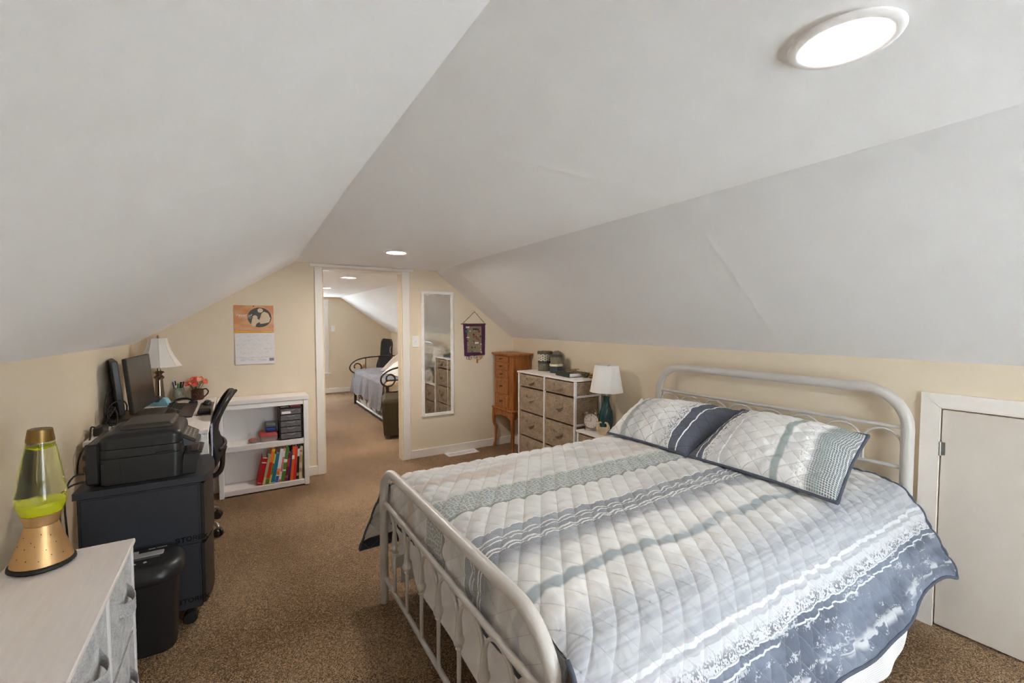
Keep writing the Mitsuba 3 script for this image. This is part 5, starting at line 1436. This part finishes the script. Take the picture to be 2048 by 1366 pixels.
obj("minute_hand", kp(hull([(0.0182, y, z) for y, z in ((0, -0.0014), (0, 0.0014), (-0.034, 0.001), (-0.034, -0.001))] + [(0.0188, -0.015, 0)])), black_matte, ck)
for s in (-1, 1):
    bl = rot(lathe([(0.017, 0.0), (0.0165, 0.006), (0.0135, 0.012), (0.008, 0.0155), (0.0, 0.017)], 24), -38 * s, [1, 0, 0], [0, 0, 0])
    obj("bell", kp(move(bl, (-0.003, s * 0.033, 0.050))), nickel, ck, smooth=60)
    obj("foot", kp(tube([(0, s * 0.034, -0.040), (0.004, s * 0.045, -0.068)], 0.0035, 8)), nickel, ck, smooth=40)
obj("handle", kp(tube([(-0.003, 0.034 * math.cos(a), 0.060 + 0.032 * math.sin(a)) for a in np.linspace(0, math.pi, 20)], 0.0028, 8)), nickel, ck, smooth=True)
obj("hammer", kp(tube([(-0.003, 0, 0.05), (-0.003, 0, 0.072)], 0.003, 8)), nickel, ck, smooth=True)

ag = thing("wing_figurine", "small cream heart-shaped figurine of two wings around a nest, in front of the teal lamp", "figurine")
GX, GY = 2.475, 2.615


def gp(m):
    return move(rotz(m, face_dir + 90, [0, 0, 0]), (GX, GY, ZN))


for s in (-1, 1):
    pts = [(s * 0.006, 0, 0.006), (s * 0.026, 0, 0.020), (s * 0.040, 0, 0.048), (s * 0.038, 0, 0.078), (s * 0.026, 0, 0.098), (s * 0.013, 0, 0.094)]
    obj("wing", gp(tube(smooth_path(pts, 30), np.concatenate([np.linspace(0.010, 0.0165, 12), np.linspace(0.0165, 0.005, 18)]), 10)), bone, ag, smooth=True)
obj("back_plate", gp(move(xz_plate(Polygon([(0, 0.004), (0.022, 0.016), (0.036, 0.044), (0.030, 0.066), (0.0, 0.058), (-0.030, 0.066), (-0.036, 0.044), (-0.022, 0.016)]), -0.004, 0.004), (0, -0.006, 0))), bone, ag)
obj("nest", gp(move(trimesh.creation.icosphere(2, 0.022).apply_scale([1, 0.6, 0.85]), (0, 0, 0.034))), bone, ag, smooth=True)
for dx, dz in ((-0.008, 0.044), (0.008, 0.043), (0, 0.053)):
    obj("head", gp(move(trimesh.creation.icosphere(2, 0.0085), (dx, 0.009, dz))), flat(196, 166, 120), ag, smooth=True)
obj("base", gp(rbox(-0.022, 0.022, -0.014, 0.014, 0, 0.012, 0.005)), bone, ag, smooth=40)

# ------------------------------------------------------------------ second room
db = thing("daybed", "dark iron daybed with scrolled arms in the second room", "daybed")
dX0, dX1, dYn, dYf = 1.72, 2.72, 6.05, 8.00


def scroll_arm(y, lab=None):
    pts = [(dX1, y, 0.815), (2.3, y, 0.812), (2.0, y, 0.805), (1.85, y, 0.785), (1.72, y, 0.735), (1.655, y, 0.665), (1.655, y, 0.605), (1.70, y, 0.555), (1.775, y, 0.545), (1.83, y, 0.585), (1.845, y, 0.645), (1.81, y, 0.695), (1.76, y, 0.70), (1.725, y, 0.66), (1.73, y, 0.632)]
    a = obj("scroll_arm", cat(tube(smooth_path(pts, 80), 0.0115, 8), move(trimesh.creation.icosphere(1, 0.016), (1.73, y, 0.632))), iron, db, smooth=True)
    for x in (1.92, 2.15, 2.38, 2.61):
        obj("spindle", tube([(x, y, 0.30), (x, y, 0.80)], 0.008, 8), iron, a, smooth=40)
    obj("lower_rail", tube([(1.76, y, 0.46), (dX1, y, 0.46)], 0.01, 8), iron, a, smooth=40)
    for x in (1.735, dX1):
        obj("leg", box(x - 0.02, x + 0.02, y - 0.02, y + 0.02, 0, 0.55, 0.003), iron, a)


scroll_arm(dYn)
scroll_arm(dYf)
obj("rail", box(dX0 + 0.02, dX0 + 0.04, dYn, dYf, 0.26, 0.30, 0.002), iron, db)
obj("back_rail", tube([(dX1, dYn, 0.815), (dX1, dYf, 0.815)], 0.011, 8), iron, db, smooth=40)
single("daybed_mattress", rbox(1.755, 2.70, 6.08, 7.97, 0.31, 0.585, 0.05), flat(214, 190, 160, rough=0.9), "peach-covered mattress on the iron daybed", "mattress", smooth=40)
# blanket
n1, n2 = 60, 70
S = np.linspace(0, 1.28, n1)
Yv = np.linspace(6.22, 8.03, n2)
B = np.zeros((n1, n2, 3))
for i, s in enumerate(S):
    for j, y in enumerate(Yv):
        far = (y - 6.22) / 1.81
        if s < 0.80:
            x, z = 2.52 - s, 0.598 + 0.012 * math.sin(9 * y) * math.sin(7 * s)
            if s > 0.70:
                z -= 0.05 * ((s - 0.70) / 0.10) ** 2
                x += 0.012 * ((s - 0.70) / 0.10)
        else:
            q = (s - 0.80) / 0.48
            drop = 0.31 + 0.07 * (1 - far) + 0.03 * math.sin(5 * y)
            x = 1.732 - 0.035 * q - 0.022 * q * math.sin(14 * y + 2) - 0.012 * q * math.sin(33 * y)
            z = 0.548 - drop * q
        yy2 = y + (0.03 * far if s > 0.8 else 0)
        B[i, j] = (x, yy2, z)
single("blanket", shell(B, 0.008), blanket_mat, "blue-grey crumpled blanket draped over the daybed", "blanket", smooth=True)
tb = thing("trundle_drawer", "dark and pale patterned bedding in a low trundle beneath the daybed", "trundle")
obj("frame", box(1.735, 1.76, 6.15, 7.92, 0.01, 0.045, 0.003), black_plastic, tb)
obj("rail", box(1.732, 1.752, 6.15, 7.92, 0.046, 0.066, 0.003), flat(210, 206, 202), tb)
cr = np.array([[(1.765 + 0.02 * math.sin(25 * y + 5 * b) * b, y, 0.06 + 0.22 * b) for y in np.linspace(6.2, 7.86, 60)] for b in np.linspace(0, 1, 14)])
obj("bedding", shell(cr[:, ::-1], 0.006), M("trundle_cloth", lambda p, n, uv: mix(lin(196, 186, 178), lin(78, 60, 54), smoothstep(0.42, 0.58, fbm(p.x * 10, p.y * 10, p.z * 10, 3))), 0.8), tb, smooth=True)


def soft_pillow(label, c00, c10, c01, c11, plump, mat):
    t = thing("cushion", label, "pillow", "pillows on the daybed")
    m, _, _ = cushion(c00, c10, c01, c11, plump, 30, A=0, back=0.8)
    obj("cover", m, mat, t, smooth=True)


soft_pillow("taupe pillow leaning at the back of the daybed", (2.02, 7.42, 0.615), (2.08, 7.02, 0.615), (2.38, 7.42, 0.93), (2.42, 7.02, 0.94), 0.06, pillow_taupe)
soft_pillow("white pillow in front of the taupe one on the daybed", (1.94, 7.02, 0.615), (2.02, 6.55, 0.615), (2.36, 7.05, 0.87), (2.45, 6.55, 0.86), 0.08, pillow_white)
soft_pillow("white pillow at the near end of the daybed", (2.02, 6.53, 0.615), (2.04, 6.12, 0.615), (2.44, 6.53, 0.85), (2.52, 6.12, 0.84), 0.07, pillow_white)

gc = thing("guitar_case", "black guitar case standing in the far corner behind the daybed", "guitar case")
go = Polygon([(-0.20, 0), (0.20, 0), (0.23, 0.10), (0.21, 0.26), (0.15, 0.38), (0.17, 0.52), (0.15, 0.62), (0.105, 0.72), (0.10, 1.00), (0.07, 1.07), (-0.07, 1.07), (-0.10, 1.00), (-0.105, 0.72), (-0.15, 0.62), (-0.17, 0.52), (-0.15, 0.38), (-0.21, 0.26), (-0.23, 0.10)]).buffer(0.02).buffer(-0.02)
gm = xz_plate(go, -0.07, 0.07)
place_g = lambda m: move(rotz(rot(m, 4, [0, 1, 0], [0, 0, 0]), -32, [0, 0, 0]), (2.505, 8.95, 0.02))
obj("shell", place_g(gm), black_matte, gc)
obj("handle", place_g(tube(smooth_path([(0.11, -0.07, 0.80), (0.10, -0.095, 0.83), (0.10, -0.095, 0.90), (0.11, -0.07, 0.93)], 16), 0.008, 8)), gray_plastic, gc, smooth=True)
ac = thing("olive_seat", "olive green upholstered box seat with a rounded top just beyond the doorway", "seat")
sec = [(rrect(1.475, 2.05, 5.33, 5.88, 0.05), 0.05), (rrect(1.46, 2.06, 5.315, 5.89, 0.05), 0.30), (rrect(1.455, 2.06, 5.31, 5.89, 0.06), 0.44)]
for kk_ in range(1, 6):
    a = math.pi / 2 * kk_ / 5
    ins = 0.055 * (1 - math.cos(a))
    sec.append((rrect(1.455 + ins, 2.06 - ins, 5.31 + ins, 5.89 - ins, 0.06), 0.44 + 0.055 * math.sin(a)))
turned = lambda m: rotz(m, -16, (1.455, 5.31, 0))
obj("body", turned(loft(sec)), olive, ac, smooth=40)
for x in (1.53, 1.98):
    for y in (5.38, 5.82):
        obj("caster", turned(lathe([(0, 0.0), (0.018, 0.006), (0.024, 0.024), (0.018, 0.042), (0, 0.05)], 14, (x, y, 0))), dark_gray, ac, smooth=40)
k = thing("wooden_knob", "small round wooden knob on a peg on the far wall behind the daybed arm", "knob")
obj("ball", move(trimesh.creation.icosphere(2, 0.045), (2.20, YF - 0.10, 0.52)), flat(206, 152, 106), k, smooth=True)
obj("peg", tube([(2.20, YF, 0.52), (2.20, YF - 0.06, 0.52)], 0.02, 12), flat(206, 152, 106), k, smooth=40)
